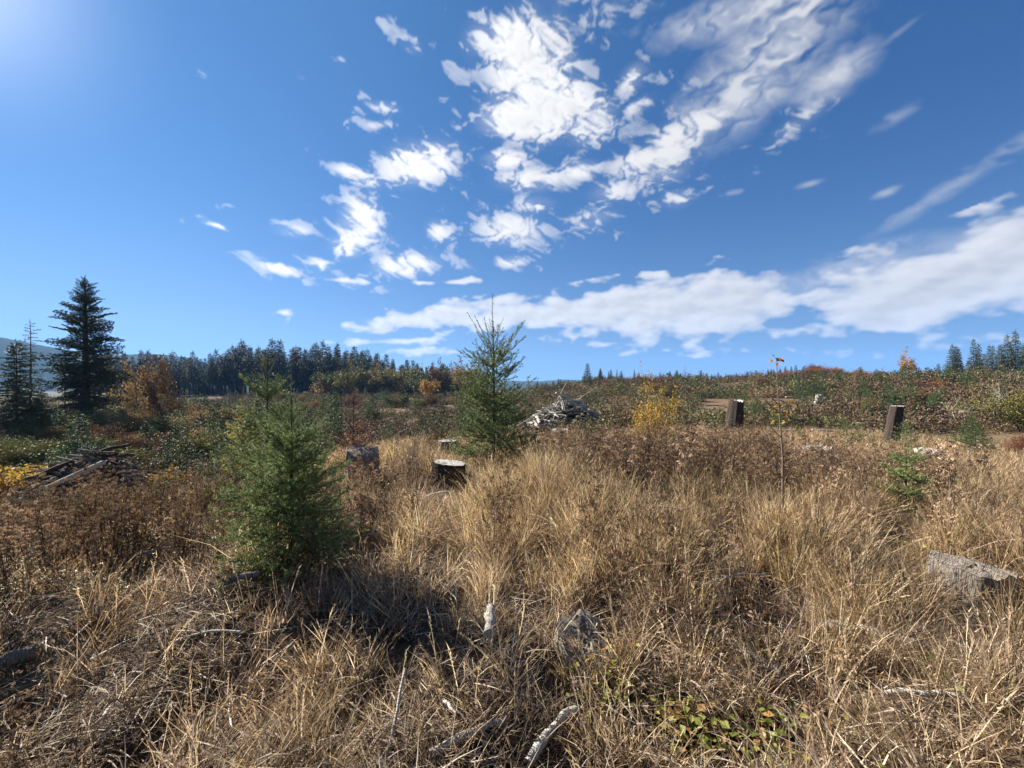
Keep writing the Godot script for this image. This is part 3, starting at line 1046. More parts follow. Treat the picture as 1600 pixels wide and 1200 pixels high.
	far_tree("dark_fir", "low dark fir at the foot of the thin conifers", "fir tree", t12, dense, at(-40.0, 35.0), 0.33, M.forest, "", 1.3)
	var Q := with(SHRUB, {"leaf": 0.16, "leaves": 36, "spread": 0.5, "leafdepth": 1, "kids": 4, "wild": 0.4})
	var mid := []
	for k in 3:
		mid.append(plant(2, 2.6, 0.35, 0.06, 2, Q))
	var sp := [[-43.0, 48.0, 1.95, "leaf_tan", "tan orange tree standing behind the tall lone fir"], [-39.5, 46.0, 1.9, "leaf_brown", "brown leaved tree between the tall lone fir and the far stand"], [-46.5, 50.0, 1.25, "leaf_tan", "tan leaved tree seen through the lower boughs of the tall fir"],
		[-51.0, 50.0, 1.1, "leaf_olive", "olive tree behind the thin conifers"], [-36.0, 44.0, 1.0, "leaf_brown", "brown half bare thicket tree beyond the tall fir"], [-33.5, 40.0, 0.85, "leaf_brown", "low brown thicket tree nearest the valley of young firs"]]
	for s in sp:
		put_plant("autumn_tree", s[4], "tree", mid[rng.randi() % 3], at(s[0], s[1]), s[2] * 1.2, M[s[3]], "", 0.55)
	var thick := [M.leaf_olive, M.leaf_tan, M.leaf_brown, M.leaf_green, M.leaf_brown, M.leaf_olive, M.leaf_green]
	var dens := plant(5, 1.5, 0.5, 0.03, 2, with(SHRUB, {"leaf": 0.09, "leaves": 46, "spread": 0.5, "leafdepth": 1, "kids": 4}))
	for k in 64:
		var t := rng.randf()
		var d := lerpf(19.0, 52.0, t)
		var u := rf(-1.24, -0.62)
		put_plant("thicket_shrub", "mixed olive and tan shrub in the thicket round the tall lone fir", "shrub", dens, at(u * d, d, -0.1), rf(0.55, 1.0) + 0.7 * t, thick[rng.randi() % 7], "shrubs of the thicket round the tall lone fir", rf(0.8, 1.2))
	var bush := plant(5, 0.9, 0.5, 0.018, 2, with(SHRUB, {"leaf": 0.085, "leaves": 30, "spread": 0.3, "leafdepth": 1}))
	for s in [[-16.6, 14.0, 1.5, "leaf_yellow", "bright yellow leaved bush behind the dark slash pile"], [-15.2, 16.0, 0.9, "leaf_gold", "smaller golden bush at the shoulder of the bright yellow bush"], [-19.0, 16.5, 1.25, "leaf_yellow", "yellow bush at the edge of the picture under the dark fir"],
		[-11.4, 13.0, 0.85, "leaf_yellow", "yellow bush beyond the far end of the dark slash pile"], [-11.9, 14.5, 0.8, "leaf_gold", "golden bush between the slash pile and the young dark fir"], [-17.5, 21.0, 1.0, "leaf_olive", "olive bush below the trunk of the tall lone fir"], [-19.5, 20.0, 1.1, "leaf_tan", "pale tan bush below the thin conifers"]]:
		put_plant("autumn_shrub", s[4], "shrub", bush, at(s[0], s[1]), s[2], M[s[3]], "", 1.1)

# ---------------------------------------------------------------- the brushy slopes
func hillside() -> void:
	var small := []
	var st := trunk_mesh(1.5, 0.03, 0.01, 5)
	for k in 5:
		small.append(crown(1.7, rf(0.55, 0.8), 46, with(COARSE, {"nl": 0.09, "nw": 0.028, "nm": 60.0, "gap": 0.14}), 0.03, 0.05, 0.8, 0.05, rf(0.55, 0.85)))
	for k in 140:                       # right slope
		var u := rf(0.03, 1.25)
		var d := 27.0 + 85.0 * pow(rng.randf(), 1.2)
		if nz.get_noise_2d(u * d * 1.7 + 300.0, d * 1.7) < -0.12:
			continue
		var o := thing("sapling_fir", "young fir planted on the brushy slope", "fir tree", at(u * d, d, -0.05), rf(0, TAU), "young firs planted on the brushy slope")
		var s := rf(0.55, 1.35)
		part(o, "crown", small[k % 5], M.fir_dark if k % 4 == 0 else M.fir, Transform3D(Basis().scaled(Vector3(s * 1.1, s, s * 1.1)), Vector3.ZERO))
		part(o, "trunk", st, M.bark_far, Transform3D(Basis().scaled(Vector3(s, s, s)), Vector3.ZERO))
	for k in 70:                        # firs in the thicket at the left
		var u := rf(-1.1, -0.5)
		var d := rf(17, 48)
		var o := thing("sapling_fir", "small dark fir in the thicket before the tall lone fir", "fir tree", at(u * d, d, -0.05), rf(0, TAU), "small firs in the thicket")
		var s := rf(0.8, 1.5)
		part(o, "crown", small[k % 5], M.fir_dark if k % 3 else M.fir, Transform3D(Basis().scaled(Vector3(s * 1.1, s, s * 1.1)), Vector3.ZERO))
		part(o, "trunk", st, M.bark_far, Transform3D(Basis().scaled(Vector3(s, s, s)), Vector3.ZERO))
	for k in 150:                       # valley on the left
		var d := 28.0 + 115.0 * pow(rng.randf(), 1.2)
		var u := rf(-0.98, 0.02)
		if nz.get_noise_2d(u * d * 1.4 + 700.0, d * 1.4) < 0.02 - 0.4 * smoothstep(-0.2, -0.7, u):
			continue
		var o := thing("sapling_fir", "young dark fir in the planted valley below the far stand", "fir tree", at(u * d, d, -0.05), rf(0, TAU), "young firs planted in the valley")
		var s := rf(1.0, 2.0)
		part(o, "crown", small[k % 5], M.fir_dark if k % 2 else M.fir, Transform3D(Basis().scaled(Vector3(s * 1.15, s, s * 1.15)), Vector3.ZERO))
		part(o, "trunk", st, M.bark_far, Transform3D(Basis().scaled(Vector3(s, s, s)), Vector3.ZERO))
	# brush as one mass: knee-high to man-high scrub in browns, olives and rust
	var B := with(SHRUB, {"leaf": 0.10, "leaves": 7, "spread": 0.3, "leafdepth": 1, "kids": 3})
	var dead := with(B, {"leaves": 2})
	var kinds := []
	for k in 4:
		var both := MB.new()
		var pair := [MB.new(), MB.new()]
		var Q: Dictionary = dead if k == 3 else B
		for s in 6:
			var yaw := s * 1.1 + rf(-0.4, 0.4)
			limb(pair[0], pair[1], Vector3(cos(yaw) * 0.15, -0.1, sin(yaw) * 0.15), Vector3(cos(yaw) * 0.7, 1, sin(yaw) * 0.7).normalized(), rf(0.45, 0.75), 0.012, 2 if k == 3 else 1, Q)
		for p in pair:
			var base := both.v.size()
			both.v.append_array(p.v)
			for c in p.c:
				both.c.append(c if p == pair[1] else Color(0.7, 0.6, 0.5))
			for i in p.ix:
				both.ix.append(i + base)
		kinds.append(both.mesh(M.brush))
	var tones := [Color(0.12, 0.082, 0.055), Color(0.10, 0.08, 0.052), Color(0.16, 0.125, 0.07), Color(0.12, 0.125, 0.052), Color(0.08, 0.10, 0.045), Color(0.16, 0.11, 0.055), Color(0.21, 0.17, 0.11)]
	var where := [[], [], [], []]
	var tint := [[], [], [], []]
	for k in 9000:
		var az := rf(-0.98, 0.98)
		var r := 21.0 + 150.0 * pow(rng.randf(), 1.25)
		var x := r * sin(az)
		var d := r * cos(az)
		var n := nz.get_noise_2d(x * 2.2 + 60.0, d * 2.2)
		if az > 0.05 and (d < 26.0 or r < 34.0 and n < 0.0):
			continue
		if n < (-0.20 if az > 0.05 else -0.25):
			continue
		var i := rng.randi() % 4
		var s := rf(0.7, 1.5) * (1.0 + 0.5 * smoothstep(40.0, 100.0, r))
		where[i].append(upright(x, -d, s * (1.3 if az > 0.05 else 1.0), 0.2))
		var q := clampf((nz.get_noise_2d(x * 1.1 - 90.0, d * 1.1) + 0.5) * 7.0 + rf(-1.6, 1.6), 0.0, 6.0)
		var c: Color = tones[int(q)]
		tint[i].append(c * rf(0.7, 1.35))
	for i in 4:
		scatter("brush", kinds[i], where[i], tint[i], ["low brown brush covering the logged slopes", "knee-high olive and rust brush on the slopes", "mixed scrub between the planted firs", "bare grey twigged scrub among the brush"][i], "brush")
	# bigger shrubs one can tell apart
	var S := with(SHRUB, {"leaf": 0.075, "leaves": 85, "spread": 0.55, "leafdepth": 1, "kids": 4})
	var big := []
	for k in 3:
		big.append(plant(6, 1.6, 0.7, 0.03, 2, S))
	for k in 9:
		var t := k / 8.0
		put_plant("vine_maple_shrub", "one of the orange red shrubs massed on the crest under the bare conifers", "shrub", big[k % 3], at(lerpf(57, 72, t) + rf(-1, 1), 84 + rf(-3, 3), -0.1), rf(1.1, 1.5) * (1.0 - 0.6 * absf(t - 0.45)), [M.leaf_orange, M.leaf_rust, M.leaf_orange][k % 3], "orange red shrubs massed on the crest", 1.25)
	var mats := [M.leaf_brown, M.leaf_olive, M.leaf_brown, M.leaf_ochre, M.leaf_brown, M.leaf_orange, M.leaf_olive, M.leaf_rust]
	for k in 48:
		var u := lerpf(0.78, 1.42, rng.randf())
		var d := rf(34, 90)
		put_plant("hillside_shrub", "tall mixed shrub on the brushy hillside below the stand on the rise", "shrub", big[k % 3], at(u * d, d, -0.1), rf(0.3, 0.68), mats[rng.randi() % 8], "tall shrubs on the hillside below the stand", rf(0.9, 1.3))
	for k in 46:                        # firs among the shrubs at the right
		var u := rf(0.7, 1.3)
		var d := rf(34, 85)
		var o := thing("sapling_fir", "dark young fir among the tall shrubs below the stand on the rise", "fir tree", at(u * d, d, -0.05), rf(0, TAU), "young firs among the tall shrubs")
		var s := rf(0.8, 1.7)
		part(o, "crown", small[k % 5], M.fir_dark, Transform3D(Basis().scaled(Vector3(s * 1.1, s, s * 1.1)), Vector3.ZERO))
		part(o, "trunk", st, M.bark_far, Transform3D(Basis().scaled(Vector3(s, s, s)), Vector3.ZERO))
	for k in 26:
		var u := lerpf(0.02, 0.75, rng.randf())
		var d := rf(55, 125)
		put_plant("hillside_shrub", "rounded shrub on the middle slope behind the pale slash pile", "shrub", big[k % 3], at(u * d, d, -0.1), rf(0.5, 0.95), mats[rng.randi() % 8], "rounded shrubs on the middle slope", rf(0.9, 1.2))
	for k in 40:
		var u := lerpf(-0.6, -0.02, rng.randf())
		var d := rf(60, 150)
		put_plant("hillside_shrub", "shrub in autumn brown in the valley before the far stand", "shrub", big[k % 3], at(u * d, d, -0.1), rf(0.6, 1.2), mats[rng.randi() % 8], "autumn shrubs in the valley", rf(0.9, 1.3))
	put_plant("hillside_shrub", "ochre dome shaped shrub on the slope above the yellow birch", "shrub", big[0], at(20.5, 56), 0.85, M.leaf_olive)
	put_plant("hillside_shrub", "bushy olive green shrub against the side edge of the picture", "shrub", big[1], at(33.5, 27), 1.35, M.leaf_olive)
	put_plant("hillside_shrub", "russet shrub at the grass edge beside the cluster of dark young firs", "shrub", big[2], at(17.8, 14.2), 0.42, M.leaf_rust)
	# white barked bare saplings
	var W := with(SHRUB, {"leaves": 1, "leaf": 0.05, "wc": Color(0.42, 0.38, 0.33), "kids": 4, "lift": 0.2})
	for s in [[38.5, 33.0, 1.0, "white barked bare sapling on the hillside nearest the olive shrub"], [32.5, 30.0, 0.8, "short white barked sapling above the cluster of dark young firs"]]:
		put_plant("bare_tree", s[3], "tree", plant(3, 1.9, 0.25, 0.045, 2, W), at(s[0], s[1]), s[2], M.leaf_tan)
	# pale logs left on the slopes
	var lm := []
	for k in 4:
		lm.append(log_mesh(2.4, 0.11, 0.07, 0.03, 7, 0.3, 40 + k))
	for k in 70:
		var u := rf(0.0, 1.0) if k % 4 else rf(-0.4, 0.0)
		var d := rf(26, 75)
		if d < 42.0 and u > 0.3 and u < 0.85:
			d += 26.0
		var yaw := rf(-0.5, 0.5)
		var x := u * d
		var o := part(self, "fallen_log", lm[k % 4], [M.wood_grey, M.wood_dull, M.wood_dull][k % 3], lying(at(x, d, 0.22), Vector3(cos(yaw), rf(-0.06, 0.1), sin(yaw)), Vector3(rf(0.5, 1.2), 0.8, 0.8)))
		tag(o, "short grey log lying in the brush of the slope", "log", "grey logs lying on the slopes")

# ---------------------------------------------------------------- stumps, piles and small firs of the middle ground
func slash_pile(called: String, label: String, x: float, d: float, w: float, dep: float, h: float, count: int, mats: Array, seed_: int, length: float, thick: float) -> Node3D:
	rng.seed = seed_
	var o := thing(called, label, "slash pile", at(x, d))
	var meshes := []
	for k in 7:
		meshes.append(log_mesh(2.0, 0.09, rf(0.03, 0.075), rf(0.01, 0.06), 6, 0.35, seed_ + k))
	# heap of chips and soil that carries the wood
	var heap := MB.new()
	for k in 9:
		for s in 25:
			var t := k / 8.0
			var a := TAU * (s % 24) / 24.0
			var q := 0.86 * (1.0 - t) * (1.0 + 0.15 * nb.get_noise_2d(cos(a) * 4.0 + seed_, sin(a) * 4.0 + t))
			heap.v.append(Vector3(cos(a) * w * 0.5 * q, h * 0.80 * sin(t * PI * 0.5) - 0.25 * (1.0 - t) * 1.0, sin(a) * dep * 0.5 * q))
			heap.c.append(Color(0.5, 0.45, 0.4))
	for k in 8:
		for s in 24:
			var p := k * 25 + s
			heap.ix.append(p); heap.ix.append(p + 1); heap.ix.append(p + 25)
			heap.ix.append(p + 1); heap.ix.append(p + 26); heap.ix.append(p + 25)
	part(o, "heap", heap.mesh(M.wood_dull), M.bark_old)
	for k in count:
		var a := rng.randf() * TAU
		var q := sqrt(rng.randf())
		var px := cos(a) * q * w * 0.5
		var pz := sin(a) * q * dep * 0.5
		var y := h * (1.0 - pow(q, 1.5)) * rf(0.82, 1.04) + 0.06
		var yaw := rng.randf() * TAU
		if rng.randf() < 0.5:
			yaw = a + PI / 2 + rf(-0.5, 0.5)
		var dir := Vector3(cos(yaw), rf(-0.25, 0.25), sin(yaw))
		var outward := cos(yaw - a)
		dir.y -= outward * 0.7 * h / (w * 0.5) * 0.8
		var s := rf(0.45, 1.35) * length / 2.0
		var th := thick * rf(0.35, 1.5)
		if rng.randf() < 0.07:
			th *= 2.2
		part(o, "stick" if th < 1.0 else "log", meshes[k % 7], mats[rng.randi() % mats.size()], Transform3D(facing(dir).scaled_local(Vector3(s, th, th)), Vector3(px, y, pz)))
	# fine twigs that nobody could count
	var tw := MB.new()
	for k in (1400 if w > 5.0 else 2600):
		var a := rng.randf() * TAU
		var q := sqrt(rng.randf()) * 1.08
		var p := Vector3(cos(a) * q * w * 0.5, maxf(0.0, h * (1.0 - pow(q, 1.5))) * rf(0.8, 1.02) + 0.03, sin(a) * q * dep * 0.5)
		var dir := Vector3(rf(-1, 1), rf(-0.45, 0.45), rf(-1, 1)).normalized()
		var l := rf(0.2, 0.9) * length * 0.5
		var g := rf(0.12, 0.45)
		tw.blade(p, dir, dir.cross(Vector3(rf(-1, 1), rf(-1, 1), rf(-1, 1))).normalized(), l, 0.03 * thick, Vector3(rf(-0.2, 0.2), rf(-0.2, 0.2), rf(-0.2, 0.2)), 2, Color(g, g * 0.93, g * 0.84), Color(g, g * 0.93, g * 0.84))
	var t := part(o, "twigs", tw.mesh(M.twig))
	t.set_meta("kind", "stuff")
	return o

func midground() -> void:
	slash_pile("slash_pile", "big heap of weathered grey branches and logs in the clear-cut", 4.4, 33.0, 7.0, 4.6, 2.75, 292, [M.wood_grey, M.wood_grey, M.wood_white, M.wood_dull, M.wood_grey, M.wood_dull], 501, 2.0, 0.46)
	slash_pile("slash_pile", "small grey heap of broken wood at the foot of the big pile", 8.4, 32.0, 2.6, 1.6, 0.75, 46, [M.wood_grey, M.wood_dull], 502, 0.9, 0.6)
	var poles := [[1.5, 32.3, -0.6, 0.55, 4.2, "long pale pole leaning up the near flank of the big grey heap"], [3.6, 33.0, 0.4, 0.8, 3.4, "pale pole sticking out of the top of the big grey heap"], [5.2, 33.0, 0.75, 0.5, 3.2, "thin pole slanting out over the summit of the big grey heap"]]
	for p in poles:
		var m := log_mesh(p[4], 0.055, 0.025, 0.01, 6, 0.2, int(p[0] * 10))
		fallen("pole", p[5], "pole", at(p[0], p[1], 1.15 if p[2] < 0 else 2.5), Vector3(1.0 if p[2] < 0 else p[2], p[3], -0.1), m, M.wood_grey)
	slash_pile("slash_pile", "dark heap of tangled branches by the yellow bushes", -12.6, 12.4, 3.8, 2.4, 1.65, 260, [M.wood_dull, M.bark, M.wood_dull, M.bark_old], 503, 1.7, 0.32)
	fallen("log", "long pale log leaning across the dark tangled heap", "log", at(-12.75, 11.4, 0.78), Vector3(1, 0.52, -0.25), log_mesh(2.7, 0.055, 0.075, 0.006, 10, 0.12, 61), M.wood_grey)
	fallen("log", "darker log lying just under the long pale one on the heap", "log", at(-13.0, 11.5, 0.62), Vector3(1, 0.44, -0.2), log_mesh(2.5, 0.06, 0.05, 0.01, 9, 0.15, 62), M.wood_dull)
	fallen("log", "grey log resting low along the front of the dark heap", "log", at(-11.8, 11.2, 0.34), Vector3(1, 0.02, 0.15), log_mesh(1.7, 0.045, 0.035, 0.02, 9, 0.15, 63), M.wood_grey)
	fallen("log", "pale log on the grass before the near end of the dark heap", "log", at(-11.0, 10.6, 0.22), Vector3(1, 0.26, -0.3), log_mesh(1.5, 0.04, 0.03, 0.02, 9, 0.15, 64), M.wood_white)
	fallen("stick", "short white stick standing askew against the dark heap", "stick", at(-12.5, 11.1, 0.3), Vector3(0.5, 0.75, 0), log_mesh(0.8, 0.035, 0.025, 0.03, 8, 0.2, 65), M.wood_white)
	fallen("stick", "forked pale stick poking out of the heap behind the long log", "stick", at(-13.6, 12.6, 1.15), Vector3(0.6, -0.5, 0.1), log_mesh(1.0, 0.035, 0.02, 0.05, 8, 0.2, 66), M.wood_white)
	fallen("log", "pale log lying in weeds away from the dark heap", "log", at(-14.0, 10.8, 0.25), Vector3(1, 0.1, 0.1), log_mesh(1.2, 0.04, 0.03, 0.02, 8, 0.15, 67), M.wood_grey)
	# stumps
	stump("flat topped grey stump with dark bark in the grass beside the open fir", at(-1.0, 6.45, -0.12), 0.4, stump_body(0.265, 0.44, 0.12, 0.012, -0.06, 0.0, 0.05, 1), M.bark_old, M.cut, 1.0, Vector3(0.03, 0, -0.04))
	stump("old stump with a split white edged top beside the red dead sapling", at(-2.5, 6.9, 0.1), 2.4, stump_body(0.27, 0.56, 0.3, 0.035, 0.45, -0.05, 0.16, 2), M.wood_dull, M.wood_grain)
	stump("little grey stump in the grass before the small dark fir", at(-1.42, 9.1, -0.1), 1.0, stump_body(0.22, 0.5, 0.1, 0.02, 0.0, 0.0, 0.05, 3), M.wood_dull, M.cut)
	stump("low reddish stump in the grass before the big grey heap", at(1.4, 12.0, 0.0), 1.0, stump_body(0.26, 0.62, 0.15, 0.05, 0.1, 0.0, 0.08, 4), M.bark, M.cut)
	stump("big weathered stump with a stepped grey top in the tall straw", at(3.36, 3.05, -0.12), 0.5, stump_body(0.235, 0.53, 0.15, 0.04, 0.14, -0.05, 0.09, 5), M.wood_dull, M.wood_grain, 1.0, Vector3(0.05, 0, -0.10))
	stump("nearest stump, pale and half buried under bent grass", at(0.46, 2.5, -0.04), 2.2, stump_body(0.20, 0.08, 0.3, 0.05, 0.25, 0.03, 0.16, 6), M.wood_grain, M.wood_grain, 1.0, Vector3(0.0, 0, 0.08))
	stump("ragged stump nearly hidden in brown weeds beyond the bare sapling", at(5.2, 7.0, 0.0), 0.3, stump_body(0.23, 0.62, 0.1, 0.08, 0.1, 0.0, 0.08, 7), M.wood_dull, M.wood_grey)
	stump("tall black stump standing on the edge of the grass by the yellow birch", at(12.6, 23.5, -0.1), 0.2, stump_body(0.40, 2.0, 0.25, 0.10, -0.15, 0.12, 0.24, 8), M.bark_old, M.cut, 1.0, Vector3(0, 0, -0.12))
	stump("tall leaning cut trunk on the slope, pole-like", at(18.35, 20.0, -0.1), 0.0, stump_body(0.27, 2.1, 0.25, 0.06, 0.15, 0.0, 0.22, 9), M.bark_old, M.cut, 1.0, Vector3(0.0, 0, -0.16))
	stump("white sided broken stump at the foot of the dark young firs", at(11.6, 11.4, -0.05), 2.8, stump_body(0.36, 0.5, 0.25, 0.06, 0.05, 0.0, 0.1, 10), M.wood_grey, M.wood_white)
	stump("bleached white stump with spread roots high on the slope", at(33.5, 45.0, 0.1), 0.0, stump_body(0.28, 0.9, 1.3, 0.4, 0.0, 0.0, 0.15, 12), M.wood_white, M.wood_white)
	var far := stump_body(0.4, 0.7, 0.3, 0.08, 0.1, 0.0, 0.1, 14)
	for k in 16:
		var u := rf(0.1, 0.95)
		var d := rf(28, 70)
		stump("grey old stump among the brush of the slope", at(u * d, d), rf(0, TAU), far, [M.wood_dull, M.wood_dull, M.bark_old][k % 3], M.wood_dull, rf(0.5, 0.85), Vector3.ZERO, "old stumps among the brush of the slope")
	# logs on the nearer slope
	fallen("log", "long grey log lying level in the brush past the tall black stump", "log", at(16.6, 25.5, 0.35), Vector3(1, 0.03, 0.1), log_mesh(1.7, 0.08, 0.06, 0.01, 9, 0.2, 71), M.wood_grey)
	fallen("log", "pale log on the bare patch before the leaning cut trunk", "log", at(19.5, 25.5, 0.3), Vector3(1, -0.05, 0.1), log_mesh(1.7, 0.07, 0.05, 0.01, 9, 0.2, 72), M.wood_white)
	fallen("log", "pale broken log in the grass before the white sided stump", "log", at(10.0, 10.9, 0.2), Vector3(1, 0.0, 0.05), log_mesh(1.0, 0.05, 0.04, 0.02, 8, 0.3, 73), M.wood_white)
	# small firs
	var tr := trunk_mesh(1.2, 0.022, 0.01, 6)
	var tops := []
	for k in 4:
		tops.append(crown(1.35, [0.5, 0.62, 0.55, 0.45][k], 62, COARSE, 0.03, 0.15, 0.85, 0.08, [0.75, 0.6, 0.8, 0.9][k]))
	var list := [[-9.5, 12.0, 1.3, 1.15, "fir_dark", "dark bushy young fir beyond the end of the dark slash pile"], [-7.6, 11.0, 1.08, 1.1, "fir_dark", "dark young fir at the shoulder of the pale tan conifer"], [-8.2, 9.6, 0.75, 1.0, "fir_olive", "small olive fir before the dark bushy young fir"],
		[-1.62, 9.5, 0.95, 1.0, "fir_dark", "small dark fir close behind the flat topped stump"], [-3.6, 12.0, 0.8, 1.1, "fir", "roundish green fir in the straw past the red dead sapling"], [-3.4, 15.5, 0.9, 1.0, "fir_dark", "small fir behind the roundish green one"], [-0.3, 14.0, 0.7, 1.0, "fir", "little fir showing behind the open fir"],
		[14.6, 13.0, 0.95, 1.35, "fir_dark", "broad dark young fir, largest of the cluster by the white sided stump"], [15.4, 13.6, 0.8, 1.3, "fir_dark", "dark young fir at the outer end of the cluster"], [13.2, 13.8, 0.85, 1.2, "fir", "green young fir in the middle of the cluster"], [12.3, 14.6, 0.75, 1.2, "fir", "green young fir at the inner end of the cluster"],
		[10.0, 11.4, 0.5, 1.0, "fir", "tiny fir in pale grass below the leaning cut trunk"], [10.9, 13.4, 0.42, 1.2, "fir", "tiniest fir seedling in the pale grass"], [5.4, 28.5, 0.8, 1.5, "fir", "bright green fir before the near flank of the big grey heap"], [13.5, 19.5, 0.55, 1.4, "fir", "seedling fir below the tall black stump"],
		[17.3, 21.5, 0.8, 1.2, "fir", "young fir between the leaning cut trunk and the pale log"], [21.5, 19.5, 1.1, 1.3, "fir_dark", "dark young fir past the leaning cut trunk"]]
	var k := 0
	for s in list:
		var o := thing("small_fir", s[5], "fir tree", at(s[0], s[1], -0.05), rf(0, TAU))
		part(o, "trunk", tr, M.bark, Transform3D(Basis().scaled(Vector3(s[2], s[2], s[2])), Vector3.ZERO))
		part(o, "crown", tops[k % 4], M[s[4]], Transform3D(Basis().scaled(Vector3(s[2] * s[3], s[2], s[2] * s[3])), Vector3.ZERO))
		k += 1

# ---------------------------------------------------------------- the trees close by
func near_trees() -> void:
	rng.seed = 77
	var bushy := [[0.0, 0.75], [0.2, 1.0], [0.4, 0.88], [0.6, 0.66], [0.8, 0.42], [0.94, 0.26], [1.0, 0.20]]
	young_fir("dense green young fir nearest the camera, casting the dark shadow", -1.80, 3.35, 1.62, 0.60, 290, bushy, M.fir_mid, 0.30, 0.05, 0.82, 8)
	young_fir("young fir standing right behind the nearest dense one", -2.92, 4.9, 2.15, 0.66, 170, bushy, M.fir, 0.22, 0.1, 0.85, 5)
	young_fir("pale tan green conifer behind the two nearest firs", -4.25, 6.5, 2.0, 0.42, 120, [[0.0, 0.9], [0.4, 1.0], [0.8, 0.6], [1.0, 0.2]], M.fir_pale, 0.18, 0.1, 0.7, 0)
	var open := [[0.0, 0.85], [0.15, 1.0], [0.4, 0.92], [0.6, 0.80], [0.8, 0.66], [0.92, 0.48], [1.0, 0.34]]
	young_fir("tallest young fir, open crowned, with a long bare leading shoot", -0.34, 7.35, 3.2, 0.88, 200, open, M.fir, 0.80, 0.18, 0.85, 9)
	young_fir("slender green sapling fir in the straw by the stepped stump", 4.40, 4.6, 1.12, 0.34, 120, [[0.0, 0.7], [0.35, 1.0], [0.7, 0.6], [1.0, 0.3]], M.fir_mid, 0.2, 0.1, 0.6, 5)
	young_fir("low sprawling fir seedling in the grass before the slender sapling", 4.2, 3.8, 0.36, 0.34, 24, [[0.0, 1.0], [1.0, 0.5]], M.fir_bright, 0.08, 0.1, 0.5, 0)
	# the dead one keeps a few red needles
	var dead := thing("dead_sapling", "reddish dead sapling with bare top beside the split stump", "tree", at(-2.72, 7.1), 0.3)
	part(dead, "trunk", trunk_mesh(1.75, 0.022, 0.012, 6), M.bark)
	for k in 46:
		var t := (k + rng.randf()) / 46.0
		var b := MB.new()
		var l := 0.5 * pow(1.0 - t, 0.6) * rf(0.6, 1.1) + 0.06
		var yaw := k * 2.4 + rf(-0.5, 0.5)
		var P := NEEDLE.duplicate()
		P.nm = 420.0 if t < 0.55 else 26.0
		P.nw = 0.0045
		P.curl = 0.15
		P.gap = 0.05
		spray(b, Vector3.ZERO, Vector3(cos(yaw), 0.25 + t * 0.5, sin(yaw)).normalized(), Vector3.UP, l, 1, P)
		part(dead, "branch", b.mesh(M.fir_dead), null, Transform3D(Basis(), Vector3(0, 0.12 + t * 1.6, 0)))
	# yellow birch bush
	var birch := with(SHRUB, {"leaf": 0.034, "leaves": 34, "spread": 0.12, "leafdepth": 1, "kids": 4, "lift": 0.25, "wild": 0.35, "taper": 0.35, "low": 0.15, "wc": Color(0.13, 0.09, 0.06)})
	put_plant("birch_shrub", "yellow leaved young birch in the brown weeds", "shrub", plant(4, 0.85, 0.22, 0.009, 2, birch), at(2.72, 8.0), 1.45, M.leaf_yellow, "", 0.72)
	put_plant("birch_shrub", "low golden bush at the foot of the yellow birch", "shrub", plant(5, 0.5, 0.4, 0.007, 2, birch), at(2.42, 8.1), 1.0, M.leaf_gold)
	# bare saplings
	var bare := with(SHRUB, {"leaves": 0, "leafdepth": -1, "kids": 3, "low": 0.3, "lift": 0.15, "wild": 0.25, "taper": 0.3, "wc": Color(0.12, 0.09, 0.07)})
	var o := thing("bare_sapling", "thin bare sapling with a tuft of orange leaves at its tip", "tree", at(2.53, 3.85), 0.0)
	var wood := MB.new()
	var pts := PackedVector3Array([Vector3(0, -0.1, 0), Vector3(0.0, 0.45, 0), Vector3(-0.005, 0.8, 0.01), Vector3(-0.02, 1.1, 0), Vector3(-0.035, 1.3, 0), Vector3(-0.05, 1.55, 0.0), Vector3(-0.055, 1.72, 0)])
	wood.tube(pts, PackedFloat32Array([0.011, 0.0095, 0.008, 0.0065, 0.005, 0.004, 0.0025]), 7, Color(0.17, 0.125, 0.095), Color(0.11, 0.075, 0.055))
	part(o, "stem", wood.mesh(M.twig))
	var twigs := [[1.0, -0.16, 0.18, 0.02], [0.92, 0.12, 0.07, -0.05], [1.28, -0.14, 0.2, 0.0], [1.22, -0.2, 0.16, 0.05], [0.72, 0.17, 0.12, 0.0], [0.62, -0.1, 0.14, 0.04], [0.5, -0.13, 0.1, 0.0], [1.38, 0.07, 0.1, 0.02]]
	for t in twigs:
		var b := MB.new()
		b.tube(PackedVector3Array([Vector3.ZERO, Vector3(t[1] * 0.5, t[2] * 0.4, t[3] * 0.5), Vector3(t[1], t[2], t[3])]), PackedFloat32Array([0.005, 0.004, 0.002]), 5, Color(0.14, 0.10, 0.08), Color(0.12, 0.09, 0.07))
		part(o, "twig", b.mesh(M.twig), null, Transform3D(Basis(), Vector3(-0.02 * t[0], t[0], 0)))
	for c in [[Vector3(-0.06, 1.72, 0), 9, "leaf_orange", 0.045, 0.05], [Vector3(-0.06, 1.22, 0.02), 22, "leaf_yellow", 0.04, 0.11]]:
		var b := MB.new()
		for k in c[1]:
			leaf_at(b, c[0] + Vector3(rf(-1, 1), rf(-1, 1), rf(-1, 1)) * c[4], c[3] * rf(0.8, 1.2), birch)
		part(o, "leaf_tuft", b.mesh(M[c[2]]))
